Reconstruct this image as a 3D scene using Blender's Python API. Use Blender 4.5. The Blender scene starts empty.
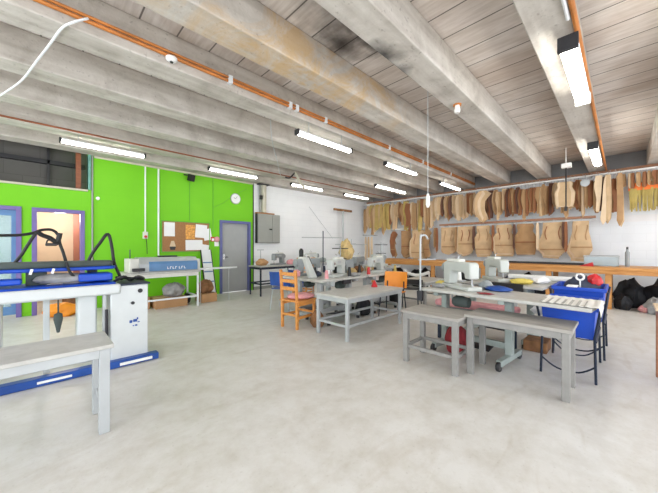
import bpy, bmesh, math, random
from mathutils import Vector, Matrix, noise
PI = math.pi
R = math.radians
sc = bpy.context.scene
C = sc.collection
rnd = random.Random(7)
F_, H_, CA, SA = 291.0, 1.28, .7046, .7096

def atY(px, py, Y):
    u = (px-329)/F_; v = (247-py)/F_; d = Y/(SA-u*CA)
    return Vector((d*(CA+u*SA), Y, H_+v*d))

def atX(px, py, X):
    u = (px-329)/F_; v = (247-py)/F_; d = X/(CA+u*SA)
    return Vector((X, d*(SA-u*CA), H_+v*d))

def atZ(px, py, z):
    u = (px-329)/F_; v = (247-py)/F_; d = (z-H_)/v
    return Vector((d*(CA+u*SA), d*(SA-u*CA), z))

# ------------------------------------------------------------ materials
def srgb(r, g, b):
    f = lambda c: ((c/255+.055)/1.055)**2.4 if c > 10 else c/255/12.92
    return (f(r), f(g), f(b), 1)

def mat(name, col, rough=.5, metal=0, var=.12, scale=6, bump=0, bscale=40, trans=0, emit=0, dist=0, stretch=None):
    m = bpy.data.materials.new(name); m.use_nodes = True
    nt = m.node_tree; N = nt.nodes; Lk = nt.links
    b = N['Principled BSDF']; c = srgb(*col)
    b.inputs['Roughness'].default_value = rough; b.inputs['Metallic'].default_value = metal
    tc = N.new('ShaderNodeTexCoord'); vec = tc.outputs['Object']
    if stretch:
        mp = N.new('ShaderNodeMapping'); mp.inputs['Scale'].default_value = stretch
        Lk.new(vec, mp.inputs['Vector']); vec = mp.outputs['Vector']
    if var > 0:
        n = N.new('ShaderNodeTexNoise'); n.inputs['Scale'].default_value = scale
        n.inputs['Detail'].default_value = 4; n.inputs['Distortion'].default_value = dist
        Lk.new(vec, n.inputs['Vector'])
        r = N.new('ShaderNodeValToRGB')
        r.color_ramp.elements[0].position = .3; r.color_ramp.elements[1].position = .7
        r.color_ramp.elements[0].color = tuple(x*(1-var) for x in c[:3])+(1,)
        r.color_ramp.elements[1].color = tuple(min(1, x*(1+var)) for x in c[:3])+(1,)
        Lk.new(n.outputs['Fac'], r.inputs['Fac']); Lk.new(r.outputs['Color'], b.inputs['Base Color'])
    else:
        b.inputs['Base Color'].default_value = c
    if bump > 0:
        n2 = N.new('ShaderNodeTexNoise'); n2.inputs['Scale'].default_value = bscale; n2.inputs['Detail'].default_value = 3
        Lk.new(vec, n2.inputs['Vector'])
        bp = N.new('ShaderNodeBump'); bp.inputs['Strength'].default_value = bump; bp.inputs['Distance'].default_value = .01
        Lk.new(n2.outputs['Fac'], bp.inputs['Height']); Lk.new(bp.outputs['Normal'], b.inputs['Normal'])
    if trans: b.inputs['Transmission Weight'].default_value = trans
    if emit:
        b.inputs['Emission Color'].default_value = c; b.inputs['Emission Strength'].default_value = emit
    return m

class NT:
    """small helper for hand-made node trees"""
    def __init__(s, name, rough=.6):
        s.m = bpy.data.materials.new(name); s.m.use_nodes = True
        s.t = s.m.node_tree; s.b = s.t.nodes['Principled BSDF']; s.b.inputs['Roughness'].default_value = rough
        s.pos = s.n('ShaderNodeNewGeometry').outputs['Position']
    def n(s, typ, **kw):
        o = s.t.nodes.new(typ)
        for k, v in kw.items(): setattr(o, k, v)
        return o
    def l(s, a, b): s.t.links.new(a, b)
    def noise(s, scale, detail=4, vec=None, dist=0, stretch=None, rough=.5):
        v = vec or s.pos
        if stretch:
            mp = s.n('ShaderNodeMapping'); mp.inputs['Scale'].default_value = stretch; s.l(v, mp.inputs['Vector']); v = mp.outputs['Vector']
        o = s.n('ShaderNodeTexNoise'); o.inputs['Scale'].default_value = scale; o.inputs['Detail'].default_value = detail
        o.inputs['Distortion'].default_value = dist; o.inputs['Roughness'].default_value = rough
        s.l(v, o.inputs['Vector']); return o.outputs['Fac']
    def ramp(s, fac, stops):
        r = s.n('ShaderNodeValToRGB'); e = r.color_ramp.elements
        while len(e) < len(stops): e.new(.5)
        for x, (p, c) in zip(e, stops): x.position = p; x.color = c
        s.l(fac, r.inputs['Fac']); return r.outputs['Color']
    def math(s, op, a, b=None, c=None):
        o = s.n('ShaderNodeMath', operation=op)
        for i, x in enumerate((a, b, c)):
            if x is None: continue
            if isinstance(x, (int, float)): o.inputs[i].default_value = x
            else: s.l(x, o.inputs[i])
        return o.outputs[0]
    def mix(s, fac, a, b, mode='MIX'):
        o = s.n('ShaderNodeMix', data_type='RGBA', blend_type=mode)
        for i, x in ((0, fac), (6, a), (7, b)):
            if isinstance(x, (int, float, tuple)): o.inputs[i].default_value = x
            else: s.l(x, o.inputs[i])
        return o.outputs[2]
    def xyz(s):
        o = s.n('ShaderNodeSeparateXYZ'); s.l(s.pos, o.inputs[0]); return o.outputs
    def bump(s, h, st, d=.01):
        o = s.n('ShaderNodeBump'); o.inputs['Strength'].default_value = st; o.inputs['Distance'].default_value = d
        s.l(h, o.inputs['Height']); s.l(o.outputs['Normal'], s.b.inputs['Normal'])
    def out(s, col): s.l(col, s.b.inputs['Base Color']); return s.m
W4 = lambda v: (v, v, v, 1)

def mk_floor():
    s = NT('floor_concrete', .42)
    a = s.noise(.7, 6, dist=1.2, rough=.6); b = s.noise(5, 6, rough=.7); c = s.noise(45, 3)
    col = s.ramp(a, [(.3, srgb(190, 185, 175)), (.5, srgb(208, 206, 201)), (.72, srgb(218, 218, 216))])
    col = s.mix(.5, col, s.ramp(b, [(.3, srgb(188, 183, 173)), (.6, srgb(222, 221, 219))]), 'MIX')
    col = s.mix(s.math('MULTIPLY', s.ramp(c, [(.62, W4(0)), (.75, W4(1))]), .25), col, srgb(150, 142, 130))
    st = s.noise(1.9, 5, dist=2, stretch=(.6, 1.6, 1))
    col = s.mix(s.math('MULTIPLY', s.ramp(st, [(.56, W4(0)), (.72, W4(1))]), .22), col, srgb(160, 144, 118))
    s.l(s.ramp(b, [(.3, W4(.32)), (.7, W4(.55))]), s.b.inputs['Roughness'])
    s.bump(c, .08); return s.out(col)

def mk_ceiling():
    s = NT('ceiling_slabs', .85)
    x, y, z = s.xyz()
    k = s.math('DIVIDE', x, .345)
    fr = s.math('FRACT', k); fl = s.math('FLOOR', k)
    bay = s.math('FLOOR', s.math('DIVIDE', s.math('SUBTRACT', y, .3), 1.03))
    cv = s.n('ShaderNodeCombineXYZ'); s.l(fl, cv.inputs[0]); s.l(bay, cv.inputs[1])
    w = s.n('ShaderNodeTexWhiteNoise'); s.l(cv.outputs[0], w.inputs[0])
    base = s.ramp(w.outputs['Value'], [(0, srgb(212, 205, 198)), (.5, srgb(226, 220, 214)), (1, srgb(232, 224, 215))])
    base = s.mix(.45, base, s.ramp(s.noise(2.2, 5, dist=.5), [(.3, srgb(190, 177, 165)), (.7, srgb(228, 222, 218))]))
    grain = s.noise(3, 5, stretch=(9, 1, 1))
    base = s.mix(.34, base, s.ramp(grain, [(.32, srgb(150, 132, 117)), (.68, srgb(226, 219, 213))]))
    # brown weathering blotches
    br = s.noise(.8, 5, dist=1)
    base = s.mix(s.math('MULTIPLY', s.ramp(br, [(.48, W4(0)), (.68, W4(1))]), .4), base, srgb(158, 130, 106))
    jn = s.math('LESS_THAN', fr, .045)
    base = s.mix(s.math('MULTIPLY', jn, .78), base, srgb(62, 55, 50))
    # soot stain beside the beam
    def blob(cx, cy, r, seed):
        dx = s.math('SUBTRACT', x, cx); dy = s.math('SUBTRACT', y, cy)
        d = s.math('SQRT', s.math('ADD', s.math('MULTIPLY', dx, dx), s.math('MULTIPLY', dy, dy)))
        d = s.math('ADD', s.math('DIVIDE', d, r), s.math('MULTIPLY', s.math('SUBTRACT', s.noise(6, 4), .5), 1.1))
        return s.ramp(d, [(.0, W4(1)), (.35, W4(.75)), (1, W4(0))])
    for cx, cy, r in ((2.42, 2.18, .36), (2.66, 1.86, .30), (2.1, 1.95, .5), (2.3, 1.75, .3)):
        base = s.mix(s.math('MULTIPLY', blob(cx, cy, r, 1), .9 if r < .45 else .6), base, srgb(34, 29, 28))
    s.bump(s.math('ADD', s.noise(30, 3), s.math('MULTIPLY', jn, -3)), .3)
    return s.out(base)

def mk_beam(name, rust=0., soot=0):
    s = NT(name, .85)
    col = s.ramp(s.noise(2.5, 6, dist=.6, rough=.65), [(.28, srgb(158, 150, 141)), (.5, srgb(198, 191, 183)), (.72, srgb(220, 215, 208))])
    col = s.mix(.4, col, s.ramp(s.noise(2, 5, stretch=(.5, 6, 6)), [(.3, srgb(150, 141, 130)), (.7, srgb(212, 207, 200))]))
    p = s.noise(26, 4)
    col = s.mix(s.math('MULTIPLY', s.ramp(p, [(.63, W4(0)), (.72, W4(1))]), .4), col, srgb(112, 104, 96))
    if rust:
        n = s.noise(1.6, 6, dist=1.5, rough=.7)
        x = s.xyz()[0]; q = s.math('MULTIPLY', s.math('GREATER_THAN', x, -1), s.ramp(s.math('ABSOLUTE', s.math('DIVIDE', s.math('SUBTRACT', x, 2.3), 2.4)), [(.35, W4(1)), (1, W4(0))]))
        col = s.mix(s.math('MULTIPLY', s.math('MULTIPLY', s.ramp(n, [(.42, W4(0)), (.62, W4(1))]), q), rust), col, srgb(196, 160, 108))
    if soot:
        x, y, z = s.xyz()
        for cx, cy, r in ((2.40, 1.70, .26), (2.75, 1.70, .16)):
            dx = s.math('SUBTRACT', x, cx); dy = s.math('SUBTRACT', y, cy)
            d = s.math('SQRT', s.math('ADD', s.math('MULTIPLY', dx, dx), s.math('MULTIPLY', dy, dy)))
            d = s.math('ADD', s.math('DIVIDE', d, r), s.math('MULTIPLY', s.math('SUBTRACT', s.noise(7, 4), .5), 1.0))
            col = s.mix(s.ramp(d, [(.1, W4(.9)), (1, W4(0))]), col, srgb(36, 32, 30))
    s.bump(p, .4); return s.out(col)

def mk_block(name, c1, c2, joint, bw=.4, bh=.2, strength=.15, axis='x', jmix=.25):
    s = NT(name, .6)
    x, y, z = s.xyz()
    cv = s.n('ShaderNodeCombineXYZ'); s.l(x if axis == 'x' else y, cv.inputs[0]); s.l(z, cv.inputs[1])
    b = s.n('ShaderNodeTexBrick'); s.l(cv.outputs[0], b.inputs['Vector'])
    b.inputs['Scale'].default_value = 1; b.inputs['Brick Width'].default_value = bw; b.inputs['Row Height'].default_value = bh
    b.inputs['Mortar Size'].default_value = .006; b.inputs['Mortar Smooth'].default_value = .4
    b.inputs['Color1'].default_value = srgb(*c1); b.inputs['Color2'].default_value = srgb(*c2)
    b.inputs['Mortar'].default_value = srgb(*joint)
    col = s.mix(jmix, s.ramp(s.noise(1.5, 5), [(.3, srgb(*c1)), (.7, srgb(*c2))]), b.outputs['Color'])
    s.bump(s.math('MULTIPLY', b.outputs['Fac'], -1), strength); return s.out(col)

def mk_wood(name, c1, c2, st=(1, 8, 8), rough=.5):
    s = NT(name, rough)
    tc = s.n('ShaderNodeTexCoord').outputs['Object']
    return s.out(s.ramp(s.noise(3, 5, vec=tc, dist=.8, stretch=st), [(.3, srgb(*c1)), (.7, srgb(*c2))]))

M = dict(
    floor=mk_floor(), ceil=mk_ceiling(), beam=mk_beam('beam_concrete'), beam_rust=mk_beam('beam_concrete_rusty', .75), beam_soot=mk_beam('beam_concrete_sooty', 0, 1),
    green=mk_block('green_painted_wall', (112, 196, 0), (118, 202, 2), (102, 184, 2), .6, .3, .05, jmix=.15),
    white_wall=mk_block('white_painted_wall', (232, 234, 236), (239, 240, 241), (206, 208, 210)),
    white_wall_y=mk_block('white_painted_wall_end', (232, 236, 241), (239, 242, 246), (212, 215, 220), axis='y'),
    grey_block=mk_block('grey_block_infill', (116, 116, 118), (134, 133, 132), (96, 96, 98), axis='y'),
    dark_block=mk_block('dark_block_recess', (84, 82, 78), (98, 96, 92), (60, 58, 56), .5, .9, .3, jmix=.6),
    purple=mat('purple_frame_paint', (112, 98, 160), .4, var=.06),
    purple_door3=mat('violet_blue_frame_paint', (92, 96, 150), .4, var=.06),
    door_grey=mat('grey_door_paint', (162, 164, 164), .45, var=.05, scale=3),
    teal=mat('faded_teal_paint', (104, 158, 146), .6, var=.3, scale=9),
    rustwood=mk_wood('reddish_wood', (120, 66, 40), (156, 90, 54)),
    peach=mat('peach_wall', (218, 192, 170), .7, var=.04), redbrown=mat('red_brown_panel', (156, 96, 84), .6, var=.15, scale=3),
    paleblue=mat('pale_blue_glass', (206, 230, 242), .12, var=0, trans=.75),
    white=mat('white_enamel', (232, 235, 238), .35, var=.04), offwhite=mat('offwhite_plastic', (216, 216, 208), .45, var=.07),
    plastic_w=mat('white_plastic', (240, 240, 238), .4, var=.02),
    tube=mat('lit_tube', (255, 253, 246), .5, var=0, emit=14), lamp_glow=mat('lit_ceiling_lamp', (255, 240, 214), .5, var=0, emit=14),
    dark=mat('dark_plastic', (38, 38, 42), .45, var=.2), black=mat('black_rubber', (22, 22, 24), .5, var=.2),
    black_cloth=mat('black_cloth', (26, 27, 32), .7, var=.4, scale=8, bump=.5, bscale=12),
    navy_cloth=mat('dark_slate_cloth', (44, 52, 72), .6, var=.4, scale=7, bump=.5, bscale=12),
    grey_cloth=mat('grey_cloth', (150, 150, 150), .8, var=.3, scale=9, bump=.5, bscale=12),
    blue=mat('royal_blue_plastic', (14, 72, 186), .45, var=.12, scale=5), deepblue=mat('deep_blue_paint', (22, 72, 152), .4, var=.2),
    steelblue=mat('steel_blue_panel', (88, 130, 176), .4, var=.08), greypad=mat('grey_green_pad', (76, 86, 84), .85, var=.2, bump=.2),
    greywood=mk_wood('grey_painted_board', (146, 142, 136), (170, 166, 160), (8, 1, 8), .55),
    greyleg=mat('grey_painted_timber', (140, 139, 136), .55, var=.1, scale=10),
    lightsteel=mat('light_grey_painted_steel', (178, 182, 184), .4, .2, var=.08),
    laminate=mat('worn_grey_laminate', (184, 183, 178), .4, var=.1, scale=9, dist=1), greengrey=mat('green_grey_cast_iron', (156, 166, 162), .5, .1, var=.12),
    pinewood=mk_wood('varnished_pine', (196, 126, 58), (222, 156, 82)), oakwood=mk_wood('orange_timber', (190, 128, 62), (214, 156, 92), (8, 1, 8)),
    brownrail=mk_wood('brown_rail_timber', (150, 102, 74), (178, 128, 96), (8, 1, 8)), chrome=mat('bright_steel', (196, 198, 200), .25, .9, var=.05),
    copper=mat('orange_brown_conduit', (196, 122, 56), .45, .1, var=.3, scale=4), steeldark=mat('dark_steel_rod', (42, 50, 66), .4, .5, var=.1),
    machine=mat('machine_grey_white_enamel', (190, 194, 190), .32, var=.04), machine_g=mat('machine_mid_grey_enamel', (146, 152, 154), .35, var=.06),
    card=mat('tan_card', (200, 170, 132), .75, var=.1, scale=4), card2=mat('brown_card', (166, 130, 90), .75, var=.15, scale=4),
    card3=mat('rust_brown_card', (140, 90, 56), .75, var=.15, scale=4), card4=mat('yellow_ochre_card', (190, 162, 96), .75, var=.12, scale=4),
    card5=mat('pale_buff_card', (216, 192, 160), .75, var=.08, scale=4),
    card6=mat('dark_brown_card', (98, 66, 52), .75, var=.2, scale=4),
    cork=mat('cork', (164, 118, 78), .9, var=.18, scale=60, bump=.2), paper=mat('white_paper', (238, 238, 240), .7, var=.02),
    poster=mat('orange_poster', (232, 158, 78), .6, var=.45, scale=22), pink=mat('pink_cloth', (226, 160, 164), .75, var=.15, scale=12, bump=.3),
    red=mat('red_plastic', (196, 34, 40), .45, var=.15), darkred=mat('dark_red_cloth', (140, 38, 46), .7, var=.3, scale=10, bump=.4),
    cartonb=mat('cardboard', (184, 142, 100), .8, var=.08), brownbag=mat('brown_paper_bag', (134, 94, 60), .8, var=.35, scale=10, bump=.6),
    orange=mat('orange_plastic', (238, 148, 36), .45, var=.05), orangestrip=mat('bright_orange_strip', (240, 120, 40), .6, var=.08),
    yellow=mat('yellow_cloth', (216, 196, 96), .7, var=.15), tancloth=mat('tan_cloth', (190, 164, 112), .8, var=.3, scale=10, bump=.4),
    olive=mat('olive_yellow_card', (184, 164, 92), .7, var=.15), cabgrey=mat('cabinet_grey', (150, 152, 146), .45, .1, var=.03),
    beige=mat('beige_conduit', (196, 190, 172), .5, var=.05), silver=mat('silver_pot', (170, 170, 168), .3, .8, var=.05),
    greencable=mat('green_trim', (96, 170, 60), .6), glassblue=mat('pale_blue_clear_plastic', (222, 236, 242), .15, var=.03, trans=.6), press=mat('press_white_enamel', (206, 211, 212), .35, var=.04),
)

# ------------------------------------------------------------ mesh building
class MB:
    def __init__(s): s.v = []; s.f = []
    def add(s, vs, fs):
        o = len(s.v); s.v += [tuple(v) for v in vs]; s.f += [tuple(i+o for i in f) for f in fs]; return s
    def box(s, x0, x1, y0, y1, z0, z1):
        return s.add([(x, y, z) for x in (x0, x1) for y in (y0, y1) for z in (z0, z1)],
                     [(0, 1, 3, 2), (4, 6, 7, 5), (0, 4, 5, 1), (2, 3, 7, 6), (0, 2, 6, 4), (1, 5, 7, 3)])
    def obox(s, c, size, rot=(0, 0, 0)):
        m = Matrix.Translation(c) @ __import__('mathutils').Euler(rot).to_matrix().to_4x4()
        h = [k/2 for k in size]
        vs = [m @ Vector((x*h[0], y*h[1], z*h[2])) for x in (-1, 1) for y in (-1, 1) for z in (-1, 1)]
        return s.add(vs, [(0, 1, 3, 2), (4, 6, 7, 5), (0, 4, 5, 1), (2, 3, 7, 6), (0, 2, 6, 4), (1, 5, 7, 3)])
    def beam(s, a, b, w, h):
        """rectangular bar from a to b"""
        a = Vector(a); b = Vector(b); d = (b-a).normalized()
        up = Vector((0, 0, 1)) if abs(d.z) < .9 else Vector((1, 0, 0))
        sx = d.cross(up).normalized()*w/2; sy = sx.cross(d).normalized()*h/2
        vs = [p+i*sx+j*sy for p in (a, b) for i, j in ((-1, -1), (1, -1), (1, 1), (-1, 1))]
        return s.add(vs, [(0, 3, 2, 1), (4, 5, 6, 7)]+[(k, (k+1) % 4, (k+1) % 4+4, k+4) for k in range(4)])
    def tube(s, pts, r, seg=8, cap=True, smooth=0):
        P_ = [Vector(p) for p in pts]
        if smooth and len(P_) > 2:
            Q = []
            for i in range(len(P_)-1):
                p0 = P_[max(i-1, 0)]; p1 = P_[i]; p2 = P_[i+1]; p3 = P_[min(i+2, len(P_)-1)]
                for k in range(smooth):
                    t = k/smooth
                    Q.append(.5*((2*p1)+(p2-p0)*t+(2*p0-5*p1+4*p2-p3)*t*t+(3*p1-p0-3*p2+p3)*t*t*t))
            P_ = Q+[P_[-1]]
        vs = []; n = len(P_); rr = r if isinstance(r, (list, tuple)) else [r]*n
        if len(rr) != n: rr = [rr[0]]*n
        u = None
        for i, p in enumerate(P_):
            d = (P_[min(i+1, n-1)]-P_[max(i-1, 0)]).normalized()
            if u is None:
                u = d.cross(Vector((0, 0, 1)) if abs(d.z) < .9 else Vector((1, 0, 0))).normalized()
            else:
                u = (u-d*u.dot(d)).normalized()
            w = d.cross(u)
            for k in range(seg):
                a = 2*PI*k/seg; vs.append(p+(u*math.cos(a)+w*math.sin(a))*rr[i])
        fs = [(i*seg+k, i*seg+(k+1) % seg, (i+1)*seg+(k+1) % seg, (i+1)*seg+k) for i in range(n-1) for k in range(seg)]
        if cap: fs += [tuple(range(seg))[::-1], tuple((n-1)*seg+k for k in range(seg))]
        return s.add(vs, fs)
    def lathe(s, prof, c=(0, 0, 0), axis='z', seg=16):
        """prof: (radius, height) pairs along the axis"""
        vs = []; c = Vector(c)
        for r, h in prof:
            for k in range(seg):
                a = 2*PI*k/seg; x, y = r*math.cos(a), r*math.sin(a)
                vs.append(c+Vector({'z': (x, y, h), 'x': (h, x, y), 'y': (x, h, y)}[axis]))
        n = len(prof)
        fs = [(i*seg+k, i*seg+(k+1) % seg, (i+1)*seg+(k+1) % seg, (i+1)*seg+k) for i in range(n-1) for k in range(seg)]
        fs += [tuple(range(seg))[::-1], tuple((n-1)*seg+k for k in range(seg))]
        return s.add(vs, fs)
    def prism(s, out, t0, t1, plane='xz'):
        g = {'xz': lambda a, b, t: (a, t, b), 'yz': lambda a, b, t: (t, a, b), 'xy': lambda a, b, t: (a, b, t)}[plane]
        n = len(out)
        vs = [g(a, b, t0) for a, b in out]+[g(a, b, t1) for a, b in out]
        return s.add(vs, [tuple(range(n)), tuple(range(2*n-1, n-1, -1))]+[(k, k+n, (k+1) % n+n, (k+1) % n) for k in range(n)])
    def blob(s, c, size, seed=0, amp=.18, flat=True, nu=30, nv=18, fold=5):
        """a lumpy sack: wrinkled ellipsoid with a flattened bottom"""
        r_ = random.Random(seed); ph = [r_.uniform(0, 6.28) for _ in range(8)]; c = Vector(c); vs = []
        for i in range(nv+1):
            th = PI*i/nv
            for k in range(nu):
                a = 2*PI*k/nu
                rr = 1+amp*(.5*math.sin(fold*a+ph[0]+2*th)+.4*math.sin(3*a+ph[1])*math.sin(2*th+ph[2])+.3*math.sin(7*th+ph[3]+2*a)+.3*math.sin(9*a+ph[4]))*math.sin(th)
                x = math.sin(th)*math.cos(a)*rr; y = math.sin(th)*math.sin(a)*rr; z = math.cos(th)*(1+amp*.6*math.sin(3*a+ph[5])*math.sin(th))
                q = Vector((math.sin(th)*math.cos(a), math.sin(th)*math.sin(a), math.cos(th)))
                nn = noise.noise(q*2.2+Vector((seed*3.1, 0, 0)))*1.6+abs(noise.noise(q*4.5+Vector((0, seed*1.7, 0))))*1.1-.3
                rr += amp*nn; z *= 1+amp*nn
                if flat: z = max(z, -.72)
                vs.append(c+Vector((x*size[0]/2, y*size[1]/2, (z+(.72 if flat else 0))*size[2]/(1.72 if flat else 2))))
        fs = [(i*nu+k, (i+1)*nu+k, (i+1)*nu+(k+1) % nu, i*nu+(k+1) % nu) for i in range(nv) for k in range(nu)]
        return s.add(vs, fs)
    def build(s, name, m, parent=None, bevel=0, loc=None):
        me = bpy.data.meshes.new(name); me.from_pydata(s.v, [], s.f)
        bm = bmesh.new(); bm.from_mesh(me)
        bmesh.ops.remove_doubles(bm, verts=bm.verts, dist=1e-6)
        bmesh.ops.recalc_face_normals(bm, faces=bm.faces); bm.to_mesh(me); bm.free()
        me.materials.append(M[m] if isinstance(m, str) else m)
        for p in me.polygons: p.use_smooth = True
        me.set_sharp_from_angle(angle=.65)
        o = bpy.data.objects.new(name, me); C.objects.link(o)
        if parent: o.parent = parent
        if loc: o.location = loc
        if bevel:
            b = o.modifiers.new('bevel', 'BEVEL'); b.width = bevel; b.segments = 2; b.limit_method = 'ANGLE'; b.angle_limit = R(35)
        return o

def tag(o, label, cat, group=None, kind=None):
    o['label'] = label; o['category'] = cat
    if group: o['group'] = group
    if kind: o['kind'] = kind
    return o

def thing(name, label, cat, loc=(0, 0, 0), rz=0, group=None):
    o = bpy.data.objects.new(name, None); C.objects.link(o); o.empty_display_size = .1
    o.location = loc; o.rotation_euler = (0, 0, rz)
    return tag(o, label, cat, group)

def struct(name, mb, m, label=None, bevel=0):
    o = mb.build(name, m, None, bevel); o['kind'] = 'structure'
    if label: o['label'] = label
    return o

def dup(root, loc, rz=None, label=None, group=None):
    r = root.copy(); C.objects.link(r); r.location = loc
    if rz is not None: r.rotation_euler = (0, 0, rz)
    if label: r['label'] = label
    if group: r['group'] = group
    for ch in list(root.children):
        c = ch.copy(); C.objects.link(c); c.parent = r
        for g in ch.children:
            d = g.copy(); C.objects.link(d); d.parent = c
    return r

# ============================================================ THE ROOM
YG, XB = 7.76, 10.0          # green side wall, white end wall
ZB, ZC = 3.18, 3.54          # beam undersides, ceiling slab
struct('floor', MB().box(-3, 10.2, -4, 11, -.1, 0), 'floor')
struct('ceiling', MB().box(-3, 10.2, -4, 9.7, ZC, ZC+.15), 'ceil')
# wall with the doors
w = MB()
for x0, x1, z0, z1 in ((-3, -1.12, 0, 2.42), (-1.12, 4.51, 2.02, 2.42), (-.24, -.11, 0, 2.02), (.65, 3.485, 0, 2.02), (4.42, 4.51, 0, 2.02), (.7, 4.51, 2.42, ZC)):
    w.box(x0, x1, YG, YG+.12, z0, z1)
struct('wall_left', w, 'green')
struct('wall_back', MB().box(4.51, XB+.15, YG, YG+.12, 0, ZC), 'white_wall')
w = MB().box(XB, XB+.15, -4, YG, 0, ZB)
struct('wall_right', w, 'white_wall_y')
struct('trim_1', MB().box(XB, XB+.15, -4, YG, ZB, ZC), 'grey_block')
struct('trim_2', MB().box(-3, .7, YG-.03, YG+.15, 2.42, 2.46), 'beige', bevel=.005)          # sill of the high opening
struct('trim_3', MB().box(.70, .745, YG-.04, YG+.15, 2.46, ZB), 'teal', bevel=.004)
struct('trim_4', MB().tube([(.77, YG-.02, 0), (.77, YG-.02, ZB)], .016, 10), 'cabgrey')
struct('trim_5', MB().box(4.50, 4.53, YG-.012, YG, 0, ZB), 'dark')
struct('trim_6', MB().box(.8, 4.5, YG-.04, YG, ZB-.045, ZB-.005), 'beige', bevel=.004)
# high recess above the small doors
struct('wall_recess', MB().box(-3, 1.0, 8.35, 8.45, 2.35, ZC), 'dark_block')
struct('trim_7', MB().box(-3, .7, YG+.12, 8.35, 2.36, 2.42), 'beige')
w = MB()
for x in (-1.6, -.72, .1): w.box(x, x+.04, 8.25, 8.35, 2.42, ZC)
w.box(-3, .7, 8.25, 8.35, 2.98, 3.06)
struct('trim_8', w, 'dark')
struct('trim_9', MB().box(.52, .60, YG+.1, YG+.18, 2.46, ZC), 'rustwood')
# small rooms beyond the doors
struct('wall_peach', MB().box(-.15, 1.4, 9.5, 9.6, 0, 2.42).box(1.3, 1.4, YG+.12, 9.5, 0, 2.42).box(-.17, -.12, YG+.12, 9.5, 0, 2.42), 'peach')
struct('trim_10', MB().box(.55, .9, 9.0, 9.06, 0, 2.2).box(.86, .9, 9.06, 9.5, 0, 2.2), 'redbrown')
struct('trim_11', MB().box(-.2, 1.4, YG+.12, 9.6, 2.42, 2.47), 'white')
struct('wall_pale', MB().box(-2.4, -.3, 9.5, 9.6, 0, 2.6), 'white_wall')

def frame(name, x0, x1, z1, m, wd=.07):
    return struct(name, MB().box(x0, x0+wd, YG-.03, YG+.13, 0, z1).box(x1-wd, x1, YG-.03, YG+.13, 0, z1).box(x0+wd, x1-wd, YG-.03, YG+.13, z1-wd, z1), m, bevel=.004)
f1 = frame('door_1', -1.12, -.24, 2.02, 'purple')
MB().box(-1.05, -.98, YG+.03, YG+.07, .05, 1.95).box(-.37, -.31, YG+.03, YG+.07, .05, 1.95).box(-.98, -.37, YG+.03, YG+.07, .05, .2).box(-.98, -.37, YG+.03, YG+.07, 1.85, 1.95).build('door_leaf', 'steelblue', f1)
MB().box(-.98, -.37, YG+.045, YG+.055, .2, 1.85).build('glass_pane', 'paleblue', f1)
MB().tube([(-.37, YG+.03, 1.0), (-.37, YG-.02, 1.0), (-.45, YG-.02, 1.0)], .01).build('door_handle', 'chrome', f1)
f2 = frame('door_2', -.11, .65, 2.02, 'purple')
f3 = frame('door_3', 3.485, 4.42, 2.02, 'purple_door3')
MB().box(3.555, 4.35, YG+.05, YG+.09, .01, 1.95).build('door_leaf', 'door_grey', f3, .003)
MB().tube([(3.63, YG+.05, 1.0), (3.63, YG, 1.0), (3.73, YG, 1.0)], .01).build('door_handle', 'chrome', f3)
MB().box(3.6, 3.66, YG+.04, YG+.05, .93, 1.08).build('lock_plate', 'chrome', f3)
# skirting along the white walls
struct('baseboard_back', MB().box(4.53, XB, YG-.015, YG, 0, .09), 'cabgrey')
# joists
beams = [(-1.75, -1.43), (-.72, -.40), (.29, .60), (1.37, 1.68), (2.35, 2.67), (3.36, 3.68), (4.38, 4.69), (5.40, 5.71), (6.42, 6.74), (7.42, 7.75)]
for i, (y0, y1) in enumerate(beams):
    struct('trim_%d' % (20+i), MB().box(-3, XB, y0, y1, ZB, ZC), 'beam_rust' if i == 4 else 'beam_soot' if i == 3 else 'beam', bevel=.012)
# timber plate and hanging rails on the end wall
struct('trim_12', MB().box(XB-.08, XB, -4, 7.7, ZB-.09, ZB-.005), 'brownrail', bevel=.006)

# ============================================================ CEILING FITTINGS
def conduit(label, pts, r, m, name='conduit'):
    return tag(MB().tube(pts, r, 8).build(name, m), label, 'conduit')
o = thing('conduit', 'long orange-brown conduit run along the ceiling joist above the middle row of strip lights', 'conduit', (0, 3.335, 3.28))
MB().tube([(-3, 0, 0), (9.9, 0, 0)], .018).tube([(-3, -.012, .035), (9.9, -.012, .035)], .014).build('pipe', 'copper', o)
for x in (-.4, 1.6, 2.5, 2.62, 3.2, 5, 6.4, 8): MB().box(x, x+.05, -.03, .025, -.03, .06).build('clip', 'white', o)
conduit('thin orange-brown conduit running under the joist at right above the near strip light', [(-3, .275, 3.17), (9.9, .275, 3.17)], .02, 'copper')
conduit('thin white cable pipe beside the orange conduit at the joist on the right', [(-3, .315, 3.165), (3.1, .315, 3.165)], .014, 'white')
conduit('dark pipe running along the joist nearest the green wall, behind the long strip light', [(-3, 6.39, 3.2), (9.9, 6.39, 3.2)], .016, 'rustwood')
o = thing('smoke_detector', 'round white fitting on the orange conduit, above the left of the room', 'detector', (.97, 3.30, 3.245))
MB().lathe([(.055, 0), (.055, -.02), (.03, -.04)], seg=20).build('cover', 'plastic_w', o)
MB().lathe([(.016, -.04), (.016, -.048)], seg=12).build('sensor', 'dark', o)
lamp = thing('lamp_holder', 'small white bulb holder on a rusty plate under the middle joist', 'lamp', (3.95, 1.55, ZB))
MB().lathe([(.055, 0), (.055, -.015)], seg=8).build('plate', 'copper', lamp)
MB().lathe([(.03, -.015), (.032, -.06), (.04, -.065), (.034, -.11)], seg=14).build('socket', 'plastic_w', lamp)

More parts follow.
